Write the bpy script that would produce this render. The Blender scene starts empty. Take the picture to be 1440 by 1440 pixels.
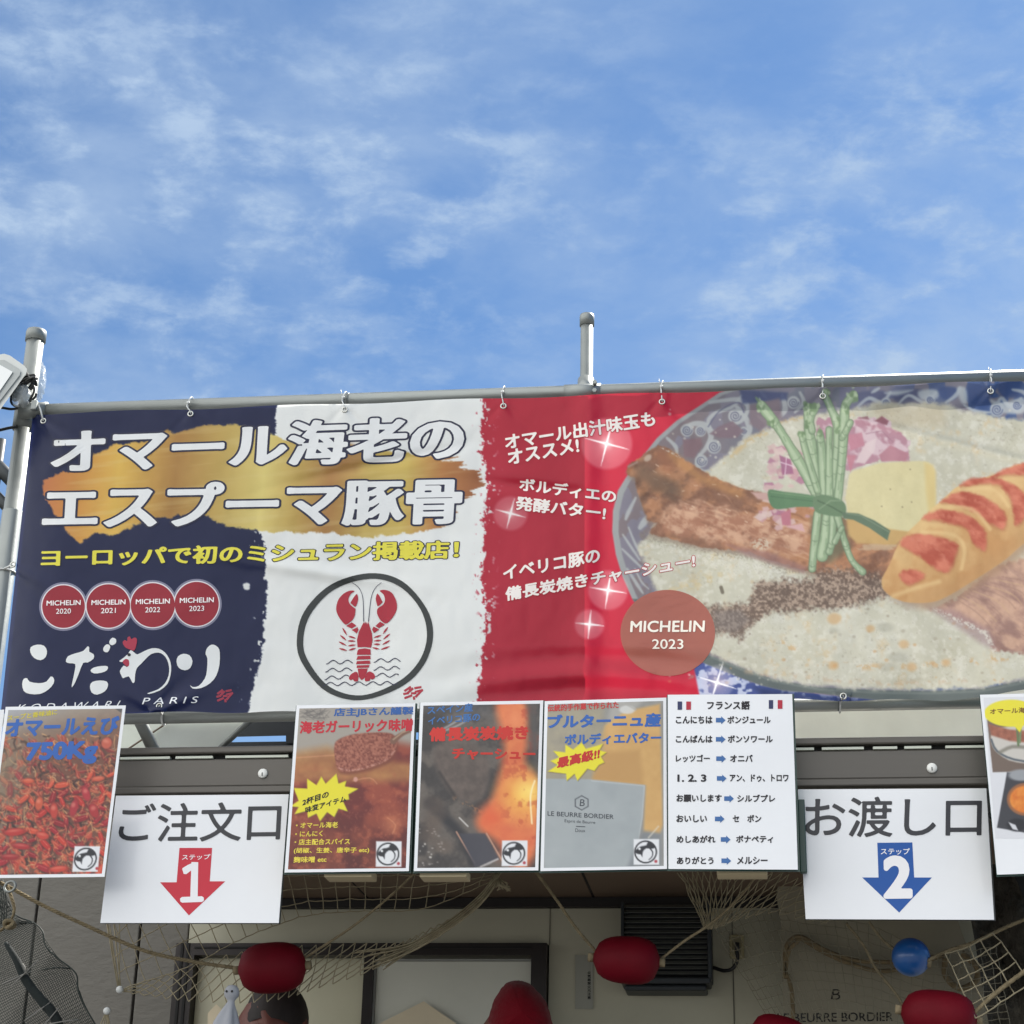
import bpy, bmesh, math, random
import numpy as np
from mathutils import Vector, Matrix
C=bpy.context.scene; COL=C.collection
R=math.radians
# ---------------------------------------------------------------- camera
F_PX=2700.; PITCH=R(22.73); YAW=R(8.13); ROLL=R(1.42)
CAM=np.array([0.55,-4.45,1.60])
_f=np.array([-math.sin(YAW)*math.cos(PITCH),math.cos(YAW)*math.cos(PITCH),math.sin(PITCH)])
_r0=np.array([math.cos(YAW),math.sin(YAW),0.]); _u0=np.cross(_r0,_f)
_r=math.cos(ROLL)*_r0+math.sin(ROLL)*_u0; _u=-math.sin(ROLL)*_r0+math.cos(ROLL)*_u0
cd=bpy.data.cameras.new('camera'); cam=bpy.data.objects.new('camera',cd); COL.objects.link(cam)
cam.matrix_world=Matrix([[_r[0],_u[0],-_f[0],CAM[0]],[_r[1],_u[1],-_f[1],CAM[1]],[_r[2],_u[2],-_f[2],CAM[2]],[0,0,0,1]])
cd.sensor_width=36.; cd.lens=F_PX/1440.*36.; cd.clip_end=2000.; cd.clip_start=.05
C.camera=cam
# ---------------------------------------------------------------- sky and sun
SUN_EL,SUN_AZ=R(48.),R(38.)            # azimuth from +Y (behind the stall) towards +X
w=bpy.data.worlds.new('World'); C.world=w; w.use_nodes=True
nt=w.node_tree; nt.nodes.clear(); N=nt.nodes.new; L=nt.links.new
out=N('ShaderNodeOutputWorld'); bg=N('ShaderNodeBackground'); sky=N('ShaderNodeTexSky')
sky.sky_type='NISHITA'; sky.sun_disc=False; sky.sun_elevation=SUN_EL; sky.sun_rotation=SUN_AZ
sky.air_density=1.0; sky.dust_density=.3; sky.ozone_density=2.5
tc=N('ShaderNodeTexCoord'); sp=N('ShaderNodeSeparateXYZ'); L(tc.outputs['Generated'],sp.inputs[0])
def math_(op,a,b=None,clamp=False):
    n=N('ShaderNodeMath'); n.operation=op; n.use_clamp=clamp
    for i,v in enumerate((a,b)):
        if v is None: continue
        if isinstance(v,(int,float)): n.inputs[i].default_value=v
        else: L(v,n.inputs[i])
    return n.outputs[0]
zz=math_('ADD',math_('MAXIMUM',sp.outputs[2],0.),.06)
cb=N('ShaderNodeCombineXYZ'); L(math_('DIVIDE',sp.outputs[0],zz),cb.inputs[0]); L(math_('DIVIDE',sp.outputs[1],zz),cb.inputs[1])
def noise(scale,det,rough,rot=0,sx=1,sy=1,loc=(0,0,0),dist=0.):
    mp=N('ShaderNodeMapping'); mp.inputs['Rotation'].default_value=(0,0,rot); mp.inputs['Scale'].default_value=(sx,sy,1); mp.inputs['Location'].default_value=loc
    L(cb.outputs[0],mp.inputs[0]); n=N('ShaderNodeTexNoise'); n.inputs['Scale'].default_value=scale; n.inputs['Detail'].default_value=det; n.inputs['Roughness'].default_value=rough; n.inputs['Distortion'].default_value=dist
    L(mp.outputs[0],n.inputs['Vector']); return n.outputs[0]
def ramp(v,a,b,c0=0.,c1=1.):
    n=N('ShaderNodeMapRange'); n.interpolation_type='SMOOTHSTEP'; L(v,n.inputs[0]); n.inputs[1].default_value=a; n.inputs[2].default_value=b; n.inputs[3].default_value=c0; n.inputs[4].default_value=c1; return n.outputs[0]
def bank(px,py,rad,amp):
    """a bank of cloud round one direction of the sky"""
    d=_f+(px-720)/F_PX*_r-(py-720)/F_PX*_u; d=d/np.linalg.norm(d)
    n=N('ShaderNodeVectorMath'); n.operation='DOT_PRODUCT'; L(tc.outputs['Generated'],n.inputs[0]); n.inputs[1].default_value=tuple(d)
    return ramp(n.outputs['Value'],math.cos(rad/F_PX),1.,0.,amp)
def total(L_):
    s=L_[0]
    for q in L_[1:]: s=math_('ADD',s,q)
    return s
cb0=cb
z2=math_('ADD',math_('MAXIMUM',sp.outputs[2],0.),.42)
cb=N('ShaderNodeCombineXYZ'); L(math_('DIVIDE',sp.outputs[0],z2),cb.inputs[0]); L(math_('DIVIDE',sp.outputs[1],z2),cb.inputs[1]); L(math_('MULTIPLY',sp.outputs[2],1.2),cb.inputs[2])
warp=ramp(noise(4.5,4,.6,.9,1,1,(1.3,.2,0)),.30,.70,.45,1.25)
big=math_('MULTIPLY',total([bank(*q) for q in ((40,260,420,.85),(430,330,340,.6),(300,440,260,.7),(620,500,220,.5),(1340,470,470,1.7),(1130,510,260,.7),(1200,250,260,.5),(600,180,420,.5),(1380,50,300,.4),(60,30,380,.55),(965,215,110,.5),(800,330,260,.3))]),warp,True)
veil=ramp(noise(6.,7,.58,-.5,.95,1.1,(3.1,5.2,0),.25),.30,.72)
puff=ramp(noise(21.,6,.58,-.3,.95,1.08,(0,2.3,0),.2),.42,.66)
fine=ramp(noise(48.,5,.62,-.2,.95,1.05,(.4,.2,0),.15),.36,.64)
m1=math_('MULTIPLY',veil,math_('ADD',math_('MULTIPLY',big,.36),.24))
m2=math_('MULTIPLY',math_('MULTIPLY',puff,math_('ADD',math_('MULTIPLY',fine,.6),.4)),math_('ADD',math_('MULTIPLY',big,.50),.08))
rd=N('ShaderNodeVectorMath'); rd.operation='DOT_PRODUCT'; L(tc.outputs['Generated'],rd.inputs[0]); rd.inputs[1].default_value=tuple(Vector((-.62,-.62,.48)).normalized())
rear=math_('MULTIPLY',ramp(rd.outputs['Value'],.25,.80,0.,.95),ramp(noise(3.2,5,.6,.4,1,1,(2.,1.,0)),.25,.6,.6,1.))  # bright cloud bank added behind the camera to light the stall front
cm=math_('ADD',math_('ADD',m1,m2),.09,True)
mx=N('ShaderNodeMixRGB'); L(cm,mx.inputs[0])
tint=N('ShaderNodeMixRGB'); tint.blend_type='MULTIPLY'; tint.inputs[0].default_value=1.; L(sky.outputs[0],tint.inputs[1]); tint.inputs[2].default_value=(.39,.555,.69,1)
L(tint.outputs[0],mx.inputs[1]); mx.inputs[2].default_value=(2.35,3.1,4.2,1)
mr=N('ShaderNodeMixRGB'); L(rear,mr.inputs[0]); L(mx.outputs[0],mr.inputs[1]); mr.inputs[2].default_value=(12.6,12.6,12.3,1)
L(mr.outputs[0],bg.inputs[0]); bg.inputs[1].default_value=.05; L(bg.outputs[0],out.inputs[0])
sd=bpy.data.lights.new('sun','SUN'); sd.energy=3.0; sd.angle=R(.53); sd.color=(1.,.95,.87)
sun=bpy.data.objects.new('sun',sd); COL.objects.link(sun)
sdir=Vector((math.sin(SUN_AZ)*math.cos(SUN_EL),math.cos(SUN_AZ)*math.cos(SUN_EL),math.sin(SUN_EL)))
sun.rotation_euler=sdir.to_track_quat('Z','Y').to_euler(); sun.location=(4,6,12)
vs=C.view_settings; vs.view_transform='Standard'; vs.look='None'; vs.gamma=1.; vs.exposure=1.95; vs.use_curve_mapping=False
C.cycles.max_bounces=8; C.cycles.transparent_max_bounces=24; C.cycles.sample_clamp_indirect=6.
# ---------------------------------------------------------------- helpers
def at(px,py,Y):
    """point of the vertical plane at depth Y that the photograph shows at pixel (px,py)"""
    px=np.asarray(px,float); py=np.asarray(py,float)
    d=_f+((px-720)/F_PX)[...,None]*_r-((py-720)/F_PX)[...,None]*_u
    t=(Y-CAM[1])/d[...,1]
    return CAM+t[...,None]*d
def P(px,py,Y): return tuple(at(px,py,Y))
def lin(c): c=np.asarray(c,float)/255.; return np.where(c<=.04045,c/12.92,((c+.055)/1.055)**2.4)
def tag(o,label=None,cat=None,group=None,kind=None):
    if label: o['label']=label
    if cat: o['category']=cat
    if group: o['group']=group
    if kind: o['kind']=kind
    return o
def thing(name,loc,label,cat,group=None):
    o=bpy.data.objects.new(name,None); o.empty_display_size=.05; COL.objects.link(o); o.location=loc
    return tag(o,label,cat,group)
def wloc(o):
    v=Vector((0,0,0))
    while o: v=v+o.location; o=o.parent
    return v
def obj(name,verts,faces,mat,parent=None,smooth=False,loc=None):
    v=np.array(verts,float).reshape(-1,3)
    me=bpy.data.meshes.new(name)
    o=bpy.data.objects.new(name,me)
    if parent is not None: o.parent=parent; base=np.array(wloc(parent))
    else:
        base=np.array(loc if loc is not None else (v.min(0)+v.max(0))/2); o.location=base
    me.from_pydata((v-base).tolist(),[],[tuple(int(i) for i in f) for f in faces]); me.update()
    if mat: me.materials.append(mat)
    if smooth:
        for p in me.polygons: p.use_smooth=True
    COL.objects.link(o); return o
class MB:
    """collects shapes (world space) that become ONE mesh"""
    def __init__(s): s.v=[]; s.f=[]
    def add(s,v,f):
        n=len(s.v); s.v+= [tuple(map(float,q)) for q in v]; s.f+=[tuple(i+n for i in q) for q in f]; return s
    def box(s,a,b,bev=0.):
        (x0,y0,z0),(x1,y1,z1)=a,b
        if bev<=0:
            return s.add([(x0,y0,z0),(x1,y0,z0),(x1,y1,z0),(x0,y1,z0),(x0,y0,z1),(x1,y0,z1),(x1,y1,z1),(x0,y1,z1)],[(0,3,2,1),(4,5,6,7),(0,1,5,4),(1,2,6,5),(2,3,7,6),(3,0,4,7)])
        bm=bmesh.new(); bmesh.ops.create_cube(bm,size=1.)
        for q in bm.verts: q.co=Vector(((x0+x1)/2+q.co.x*(x1-x0),(y0+y1)/2+q.co.y*(y1-y0),(z0+z1)/2+q.co.z*(z1-z0)))
        bmesh.ops.bevel(bm,geom=list(bm.edges),offset=bev,segments=2,affect='EDGES',profile=.5)
        return s.bm(bm)
    def bm(s,bm):
        bm.verts.index_update(); s.add([q.co[:] for q in bm.verts],[[q.index for q in f.verts] for f in bm.faces]); bm.free(); return s
    def tube(s,pts,r,n=8,caps=True,closed=False):
        p=[Vector(q) for q in pts]; m=len(p); rr=np.interp(np.linspace(0,1,m),np.linspace(0,1,len(np.atleast_1d(r))),np.atleast_1d(r))
        base=len(s.v); up=None; rings=[]
        for i in range(m):
            if closed: t=(p[(i+1)%m]-p[i-1])
            else: t=p[min(i+1,m-1)]-p[max(i-1,0)]
            if t.length<1e-9: t=Vector((0,0,1))
            t.normalize()
            if up is None: up=Vector((0,0,1)) if abs(t.z)<.9 else Vector((1,0,0))
            a=t.cross(up)
            if a.length<1e-6: a=t.orthogonal()
            a.normalize(); b=a.cross(t).normalized(); up=b
            rings.append([p[i]+(a*math.cos(2*math.pi*k/n)+b*math.sin(2*math.pi*k/n))*rr[i] for k in range(n)])
        for g in rings: s.v+=[q[:] for q in g]
        for i in range(m if closed else m-1):
            j=(i+1)%m
            for k in range(n): s.f.append((base+i*n+k,base+i*n+(k+1)%n,base+j*n+(k+1)%n,base+j*n+k))
        if caps and not closed:
            s.f.append(tuple(base+k for k in range(n))[::-1]); s.f.append(tuple(base+(m-1)*n+k for k in range(n)))
        return s
    def lathe(s,c,prof,n=20,axis='z',sx=1,sy=1):
        """profile of (radius, height) turned round an axis through c"""
        base=len(s.v)
        for r,h in prof:
            for k in range(n):
                a=2*math.pi*k/n; x,y=r*math.cos(a)*sx,r*math.sin(a)*sy
                q={'z':(x,y,h),'x':(h,x,y),'y':(x,-h,y)}[axis]
                s.v.append((c[0]+q[0],c[1]+q[1],c[2]+q[2]))
        m=len(prof)
        for i in range(m-1):
            for k in range(n): s.f.append((base+i*n+k,base+i*n+(k+1)%n,base+(i+1)*n+(k+1)%n,base+(i+1)*n+k))
        s.f.append(tuple(base+k for k in range(n))[::-1]); s.f.append(tuple(base+(m-1)*n+k for k in range(n)))
        return s
    def build(s,name,mat,parent=None,smooth=False,loc=None,fix=True):
        o=obj(name,s.v,s.f,mat,parent,smooth,loc)
        if fix:
            bm=bmesh.new(); bm.from_mesh(o.data); bmesh.ops.recalc_face_normals(bm,faces=bm.faces); bm.to_mesh(o.data); bm.free()
        return o
def copy_tree(o,parent=None):
    c=o.copy(); COL.objects.link(c)
    if parent is not None: c.parent=parent
    for ch in list(o.children): copy_tree(ch,c)
    return c
# ---------------------------------------------------------------- materials
MATS={}
def mat(name,col,rough=.5,metal=0.,spec=.5,var=0.,vscale=8.,bump=0.,bscale=40.,coat=0.,transl=0.,alpha=1.,stretch=(1,1,1),attr=False,sheen=0.,bdist=.01,rvar=0.):
    if name in MATS: return MATS[name]
    m=bpy.data.materials.new(name); m.use_nodes=True; t=m.node_tree; b=t.nodes['Principled BSDF']; o=t.nodes['Material Output']
    b.inputs['Roughness'].default_value=rough; b.inputs['Metallic'].default_value=metal; b.inputs['Specular IOR Level'].default_value=spec
    b.inputs['Coat Weight'].default_value=coat; b.inputs['Coat Roughness'].default_value=.08; b.inputs['Alpha'].default_value=alpha; b.inputs['Sheen Weight'].default_value=sheen
    c=tuple(float(q) for q in col)+(1.,) if col is not None else (1,1,1,1)
    src=None
    if attr:
        a=t.nodes.new('ShaderNodeAttribute'); a.attribute_name='Col'; src=a.outputs['Color']
    else: b.inputs['Base Color'].default_value=c
    def nz(scale,det=5):
        g=t.nodes.new('ShaderNodeTexCoord'); mp=t.nodes.new('ShaderNodeMapping'); mp.inputs['Scale'].default_value=stretch
        n=t.nodes.new('ShaderNodeTexNoise'); n.inputs['Scale'].default_value=scale; n.inputs['Detail'].default_value=det; n.inputs['Roughness'].default_value=.6
        t.links.new(g.outputs['Object'],mp.inputs[0]); t.links.new(mp.outputs[0],n.inputs['Vector']); return n.outputs[0]
    if var>0:
        n=nz(vscale); r=t.nodes.new('ShaderNodeMapRange'); t.links.new(n,r.inputs[0]); r.inputs[1].default_value=.28; r.inputs[2].default_value=.72; r.inputs[3].default_value=1-var; r.inputs[4].default_value=1+var
        x=t.nodes.new('ShaderNodeVectorMath'); x.operation='SCALE'
        if src is not None: t.links.new(src,x.inputs[0])
        else: x.inputs[0].default_value=c[:3]
        t.links.new(r.outputs[0],x.inputs['Scale']); src=x.outputs[0]
        if rvar>0:
            r2=t.nodes.new('ShaderNodeMapRange'); t.links.new(n,r2.inputs[0]); r2.inputs[1].default_value=.3; r2.inputs[2].default_value=.7; r2.inputs[3].default_value=max(rough-rvar,.02); r2.inputs[4].default_value=rough+rvar; t.links.new(r2.outputs[0],b.inputs['Roughness'])
    if src is not None: t.links.new(src,b.inputs['Base Color'])
    if bump>0:
        n=nz(bscale,6); bp=t.nodes.new('ShaderNodeBump'); bp.inputs['Strength'].default_value=bump; bp.inputs['Distance'].default_value=bdist; t.links.new(n,bp.inputs['Height']); t.links.new(bp.outputs[0],b.inputs['Normal'])
    if transl>0:
        tl=t.nodes.new('ShaderNodeBsdfTranslucent'); ms=t.nodes.new('ShaderNodeMixShader'); ms.inputs[0].default_value=transl
        if src is not None: t.links.new(src,tl.inputs[0])
        else: tl.inputs[0].default_value=c
        t.links.new(b.outputs[0],ms.inputs[1]); t.links.new(tl.outputs[0],ms.inputs[2]); t.links.new(ms.outputs[0],o.inputs[0])
    MATS[name]=m; return m
def srgb(*c): return tuple(lin(c))
# ---------------------------------------------------------------- writing
_tcache={}
def outline_segments(text):
    if text in _tcache: return _tcache[text]
    cu=bpy.data.curves.new('writing','FONT'); cu.body=text; cu.size=1.; cu.resolution_u=4
    o=bpy.data.objects.new('writing',cu); COL.objects.link(o)
    bpy.context.view_layer.update()
    me=bpy.data.meshes.new_from_object(o.evaluated_get(bpy.context.evaluated_depsgraph_get()))
    bm=bmesh.new(); bm.from_mesh(me); bmesh.ops.remove_doubles(bm,verts=bm.verts,dist=1e-5)
    s=np.array([[*e.verts[0].co[:2],*e.verts[1].co[:2]] for e in bm.edges if len(e.link_faces)==1]); bm.free()
    bpy.data.objects.remove(o); bpy.data.meshes.remove(me); bpy.data.curves.remove(cu)
    _tcache[text]=s; return s
_dcache={}
def text_field(text,n,an=1.):
    """signed distance of the writing on a grid with n nodes per em"""
    k=(text,n,an)
    if k in _dcache: return _dcache[k]
    s=outline_segments(text); M=.12
    lo=np.minimum(s[:,:2].min(0),s[:,2:].min(0)); hi=np.maximum(s[:,:2].max(0),s[:,2:].max(0))
    gx=np.arange(lo[0]-M,hi[0]+M+1./n,1./n); gy=np.arange(lo[1]-M,hi[1]+M+1./n,1./n)
    D=np.full((len(gy),len(gx)),9.); B=max(n//2,6)
    for c in range(0,len(gx),B):
        X,Y=np.meshgrid(gx[c:c+B],gy); x0,x1=gx[c]-M*1.3,gx[min(c+B,len(gx))-1]+M*1.3
        q=s[(np.maximum(s[:,0],s[:,2])>x0)&(np.minimum(s[:,0],s[:,2])<x1)]
        Xs,Ys=X,Y*an; d=np.full(X.shape,9.); ins=np.zeros(X.shape,bool)
        for ax,ay,bx,by in q:
            ay2=ay*an; ex,ey=bx-ax,by*an-ay2; t=np.clip(((X-ax)*ex+(Ys-ay2)*ey)/(ex*ex+ey*ey+1e-12),0,1)
            d=np.minimum(d,(X-ax-t*ex)**2+(Ys-ay2-t*ey)**2)
        for ax,ay,bx,by in s[(np.minimum(s[:,0],s[:,2])<=gx[min(c+B,len(gx))-1])]:   # vertical ray downwards
            if ax!=bx:
                k_=((ax>X)!=(bx>X))
                if k_.any(): ins^=k_&(Y>ay+(by-ay)*(X-ax)/(bx-ax))
        D[:,c:c+B]=np.sqrt(d)*np.where(ins,-1,1)
    _dcache[k]=(gx,gy,D,lo,hi); return _dcache[k]
def fill_field(gx,gy,V):
    """filled outline V<0 as small faces (marching squares)"""
    ny,nx=V.shape; I=V<0; idx=np.arange(nx*ny).reshape(ny,nx)
    X,Y=np.meshgrid(gx,gy); verts=np.stack([X.ravel(),Y.ravel()],1)
    cnt=I[:-1,:-1].astype(int)+I[:-1,1:]+I[1:,1:]+I[1:,:-1]
    faces=[]
    for j in range(ny-1):                      # whole cells merged along the row in short runs
        r=np.flatnonzero(cnt[j]==4); k=0
        while k<len(r):
            m=k
            while m+1<len(r) and r[m+1]==r[m]+1 and m-k<5: m+=1
            faces.append((idx[j,r[k]],idx[j,r[m]+1],idx[j+1,r[m]+1],idx[j+1,r[k]])); k=m+1
    ex=[]; n=nx*ny
    for j,i in zip(*np.nonzero((cnt>0)&(cnt<4))):
        c=((j,i),(j,i+1),(j+1,i+1),(j+1,i)); p=[]
        for a in range(4):
            (ja,ia),(jb,ib)=c[a],c[(a+1)%4]; va,vb=V[ja,ia],V[jb,ib]
            if va<0: p.append(int(idx[ja,ia]))
            if (va<0)!=(vb<0):
                t=va/(va-vb); ex.append((X[ja,ia]+(X[jb,ib]-X[ja,ia])*t,Y[ja,ia]+(Y[jb,ib]-Y[ja,ia])*t)); p.append(n+len(ex)-1)
        if len(p)>2: faces.append(tuple(p))
    if ex: verts=np.concatenate([verts,np.array(ex)])
    used=np.zeros(len(verts),bool)
    for f in faces: used[list(f)]=True
    mp=np.cumsum(used)-1
    return verts[used],[[int(mp[q]) for q in f] for f in faces]
def text_px(text,bl,br,tl,bold=.0,extra=0.,space=1.,an=1.,ane=None):
    """writing swollen by bold, its bounding box fitted to bl, br, tl (photo pixels); extra swells it further (outlines)"""
    bl,br,tl=map(np.array,(bl,br,tl)); hpx=np.hypot(*(tl-bl)); s=outline_segments(text)
    em=hpx/(np.maximum(s[:,1],s[:,3]).max()-np.minimum(s[:,1],s[:,3]).min()+1e-6)
    n=int(np.clip(em*.8,22,56))
    gx,gy,D,lo,hi=text_field(text,n,ane if (ane and extra) else an)
    v,f=fill_field(gx,gy,D-(bold+extra))
    lo=lo-bold; hi=hi+bold; q=(v-lo)/(hi-lo)
    return bl+q[:,:1]*(br-bl)+q[:,1:]*(tl-bl),f
def finer(v,f,mx):
    bm=bmesh.new(); vs=[bm.verts.new((a,b,0)) for a,b in v]
    for g in f:
        try: bm.faces.new([vs[i] for i in g])
        except ValueError: pass
    for k in range(5):
        e=[q for q in bm.edges if q.calc_length()>mx]
        if not e: break
        bmesh.ops.subdivide_edges(bm,edges=e,cuts=1); bmesh.ops.triangulate(bm,faces=[g for g in bm.faces if len(g.verts)>3])
    bm.verts.index_update(); v=np.array([q.co[:2] for q in bm.verts]); f=[[q.index for q in g.verts] for g in bm.faces]; bm.free()
    return v,f
def facecam(o):
    """turn every face of a flat print towards -Y"""
    bm=bmesh.new(); bm.from_mesh(o.data); bm.normal_update()
    bmesh.ops.reverse_faces(bm,faces=[g for g in bm.faces if g.normal.y>0]); bm.to_mesh(o.data); bm.free(); return o
def polyfill(pts):
    """triangles of one simple outline given in photo pixels"""
    from mathutils.geometry import tessellate_polygon
    return np.array(pts,float),[list(t) for t in tessellate_polygon([[Vector((a,b,0)) for a,b in pts]])]
# ---------------------------------------------------------------- procedural printing (numpy): printed pictures become colour grids
def _lat(seed):
    return np.random.RandomState(seed).rand(256,256)
def vnoise(x,y,seed):
    t=_lat(seed); xi=np.floor(x).astype(int); yi=np.floor(y).astype(int)
    fx=x-xi; fy=y-yi; fx=fx*fx*(3-2*fx); fy=fy*fy*(3-2*fy)
    a=t[yi%256,xi%256]; b=t[yi%256,(xi+1)%256]; c=t[(yi+1)%256,xi%256]; d=t[(yi+1)%256,(xi+1)%256]
    return (a+(b-a)*fx)*(1-fy)+(c+(d-c)*fx)*fy
def fbm(x,y,seed,octv=4):
    o=0; a=.5; s=0
    for k in range(octv):
        o=o+a*vnoise(x*2**k,y*2**k,seed+k*17); s+=a; a*=.55
    return o/s
def cr(pts,n=6,closed=True):
    p=np.array(pts,float); m=len(p); out=[]
    for i in range(m if closed else m-1):
        if closed: a,b,c,d=p[i-1],p[i],p[(i+1)%m],p[(i+2)%m]
        else: a,b,c,d=p[max(i-1,0)],p[i],p[i+1],p[min(i+2,m-1)]
        for t in np.arange(n)/n:
            out.append(.5*((2*b)+(c-a)*t+(2*a-5*b+4*c-d)*t*t+(3*b-a-3*c+d)*t**3))
    if not closed: out.append(p[-1])
    return np.array(out)
def tr(pts,ox,oy,s): return [(ox+x*s,oy+y*s) for x,y in pts]
def sst(x): x=np.clip(x,0,1); return x*x*(3-2*x)
class Canvas:
    def __init__(s,x0,y0,x1,y1,p=1.0,base=(128,128,128)):
        s.x0,s.y0,s.p=x0,y0,p; s.w=int((x1-x0)/p)+1; s.h=int((y1-y0)/p)+1
        s.X,s.Y=np.meshgrid(x0+np.arange(s.w)*p,y0+np.arange(s.h)*p)
        s.C=np.empty((s.h,s.w,3)); s.C[:]=np.array(base)/255.
    def n(s,scale,seed,octv=4,ax=1,ay=1,rot=0):
        c,d=math.cos(rot),math.sin(rot)
        return fbm((s.X*c+s.Y*d)/scale/ax+7.3,(-s.X*d+s.Y*c)/scale/ay+3.1,seed,octv)
    def box(s,x0,y0,x1,y1):
        a=max(int((x0-s.x0)/s.p),0); b=min(int((x1-s.x0)/s.p)+2,s.w); c=max(int((y0-s.y0)/s.p),0); d=min(int((y1-s.y0)/s.p)+2,s.h)
        return (slice(c,d),slice(a,b)) if b>a and d>c else None
    def put(s,sl,m,col):
        if sl is None: return
        col=np.asarray(col,float)
        if col.ndim==1: col=col/255.
        else: col=col[sl]/255.
        s.C[sl]=s.C[sl]*(1-m[...,None])+col*m[...,None]
    def polym(s,pts,soft=1.,rough=None):
        p=np.array(pts,float); g=soft+2+(12 if rough is not None else 0)
        sl=s.box(p[:,0].min()-g,p[:,1].min()-g,p[:,0].max()+g,p[:,1].max()+g)
        if sl is None: return None,None
        X,Y=s.X[sl],s.Y[sl]; ins=np.zeros(X.shape,bool); dd=np.full(X.shape,1e9)
        for (ax,ay),(bx,by) in zip(p,np.roll(p,-1,0)):
            if ay!=by:
                k=(ay>Y)!=(by>Y); ins^=k&(X<(bx-ax)*(Y-ay)/(by-ay)+ax)
            ex,ey=bx-ax,by-ay; L=ex*ex+ey*ey+1e-9
            t=np.clip(((X-ax)*ex+(Y-ay)*ey)/L,0,1)
            dd=np.minimum(dd,(X-ax-t*ex)**2+(Y-ay-t*ey)**2)
        sd=np.sqrt(dd)*np.where(ins,-1,1)
        if rough is not None: sd=sd+rough[sl]
        return sl,sst(.5-sd/(2*max(soft,.5)))
    def poly(s,pts,col,soft=1.,a=1.,smooth=0,rough=None,tex=None):
        if smooth: pts=cr(pts,smooth)
        sl,m=s.polym(pts,soft,rough)
        if sl is None: return
        if tex is not None: m=m*tex[sl]
        s.put(sl,m*a,col)
    def line(s,pts,w,col,soft=1.,a=1.,smooth=0,tex=None):
        if smooth: pts=cr(pts,smooth,False)
        p=np.array(pts,float); ws=np.interp(np.linspace(0,1,len(p)),np.linspace(0,1,len(np.atleast_1d(w))),np.atleast_1d(w))/2
        g=ws.max()+soft+2
        sl=s.box(p[:,0].min()-g,p[:,1].min()-g,p[:,0].max()+g,p[:,1].max()+g)
        if sl is None: return
        X,Y=s.X[sl],s.Y[sl]; sd=np.full(X.shape,1e9)
        for i in range(len(p)-1):
            (ax,ay),(bx,by)=p[i],p[i+1]; ex,ey=bx-ax,by-ay; L=ex*ex+ey*ey+1e-9
            t=np.clip(((X-ax)*ex+(Y-ay)*ey)/L,0,1)
            sd=np.minimum(sd,np.hypot(X-ax-t*ex,Y-ay-t*ey)-(ws[i]+(ws[i+1]-ws[i])*t))
        m=sst(.5-sd/(2*max(soft,.5)))*a
        if tex is not None: m=m*tex[sl]
        s.put(sl,m,col)
    def ell(s,cx,cy,rx,ry,col,soft=1.,a=1.,rot=0,tex=None):
        r=max(rx,ry)+soft+2; sl=s.box(cx-r,cy-r,cx+r,cy+r)
        if sl is None: return
        X,Y=s.X[sl]-cx,s.Y[sl]-cy; c,d=math.cos(rot),math.sin(rot)
        q=np.hypot((X*c+Y*d)/rx,(-X*d+Y*c)/ry); sd=(q-1)*min(rx,ry)
        m=sst(.5-sd/(2*max(soft,.5)))*a
        if tex is not None: m=m*tex[sl]
        s.put(sl,m,col)
    def glow(s,cx,cy,r,col,a=1.,pw=2.):
        sl=s.box(cx-r,cy-r,cx+r,cy+r)
        if sl is None: return
        q=np.clip(1-np.hypot(s.X[sl]-cx,s.Y[sl]-cy)/r,0,1)
        s.put(sl,a*q**pw,col)
    def mixc(s,c1,c2,t):
        return np.array(c1)*(1-t[...,None])+np.array(c2)*t[...,None]
    def sample(s,x,y):
        u=np.clip((np.asarray(x)-s.x0)/s.p,0,s.w-1.001); v=np.clip((np.asarray(y)-s.y0)/s.p,0,s.h-1.001)
        i=u.astype(int); j=v.astype(int); fu=(u-i)[...,None]; fv=(v-j)[...,None]
        return (s.C[j,i]*(1-fu)+s.C[j,i+1]*fu)*(1-fv)+(s.C[j+1,i]*(1-fu)+s.C[j+1,i+1]*fu)*fv
def th(x,a,b): return sst((x-a)/(b-a))

def sparkle(c,x,y,r,ray,rot,disc=(236,190,186)):
    c.ell(x,y,r,r,disc,3,.32); c.glow(x,y,r,(240,196,192),.42,1.5)
    for k in range(4):
        t=rot+k*math.pi/2
        c.line([(x,y),(x+ray*math.cos(t),y+ray*math.sin(t))],[3.2,.4],(255,250,248),.8)
    c.glow(x,y,r*.35,(250,240,238),.75,1.5)

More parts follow.
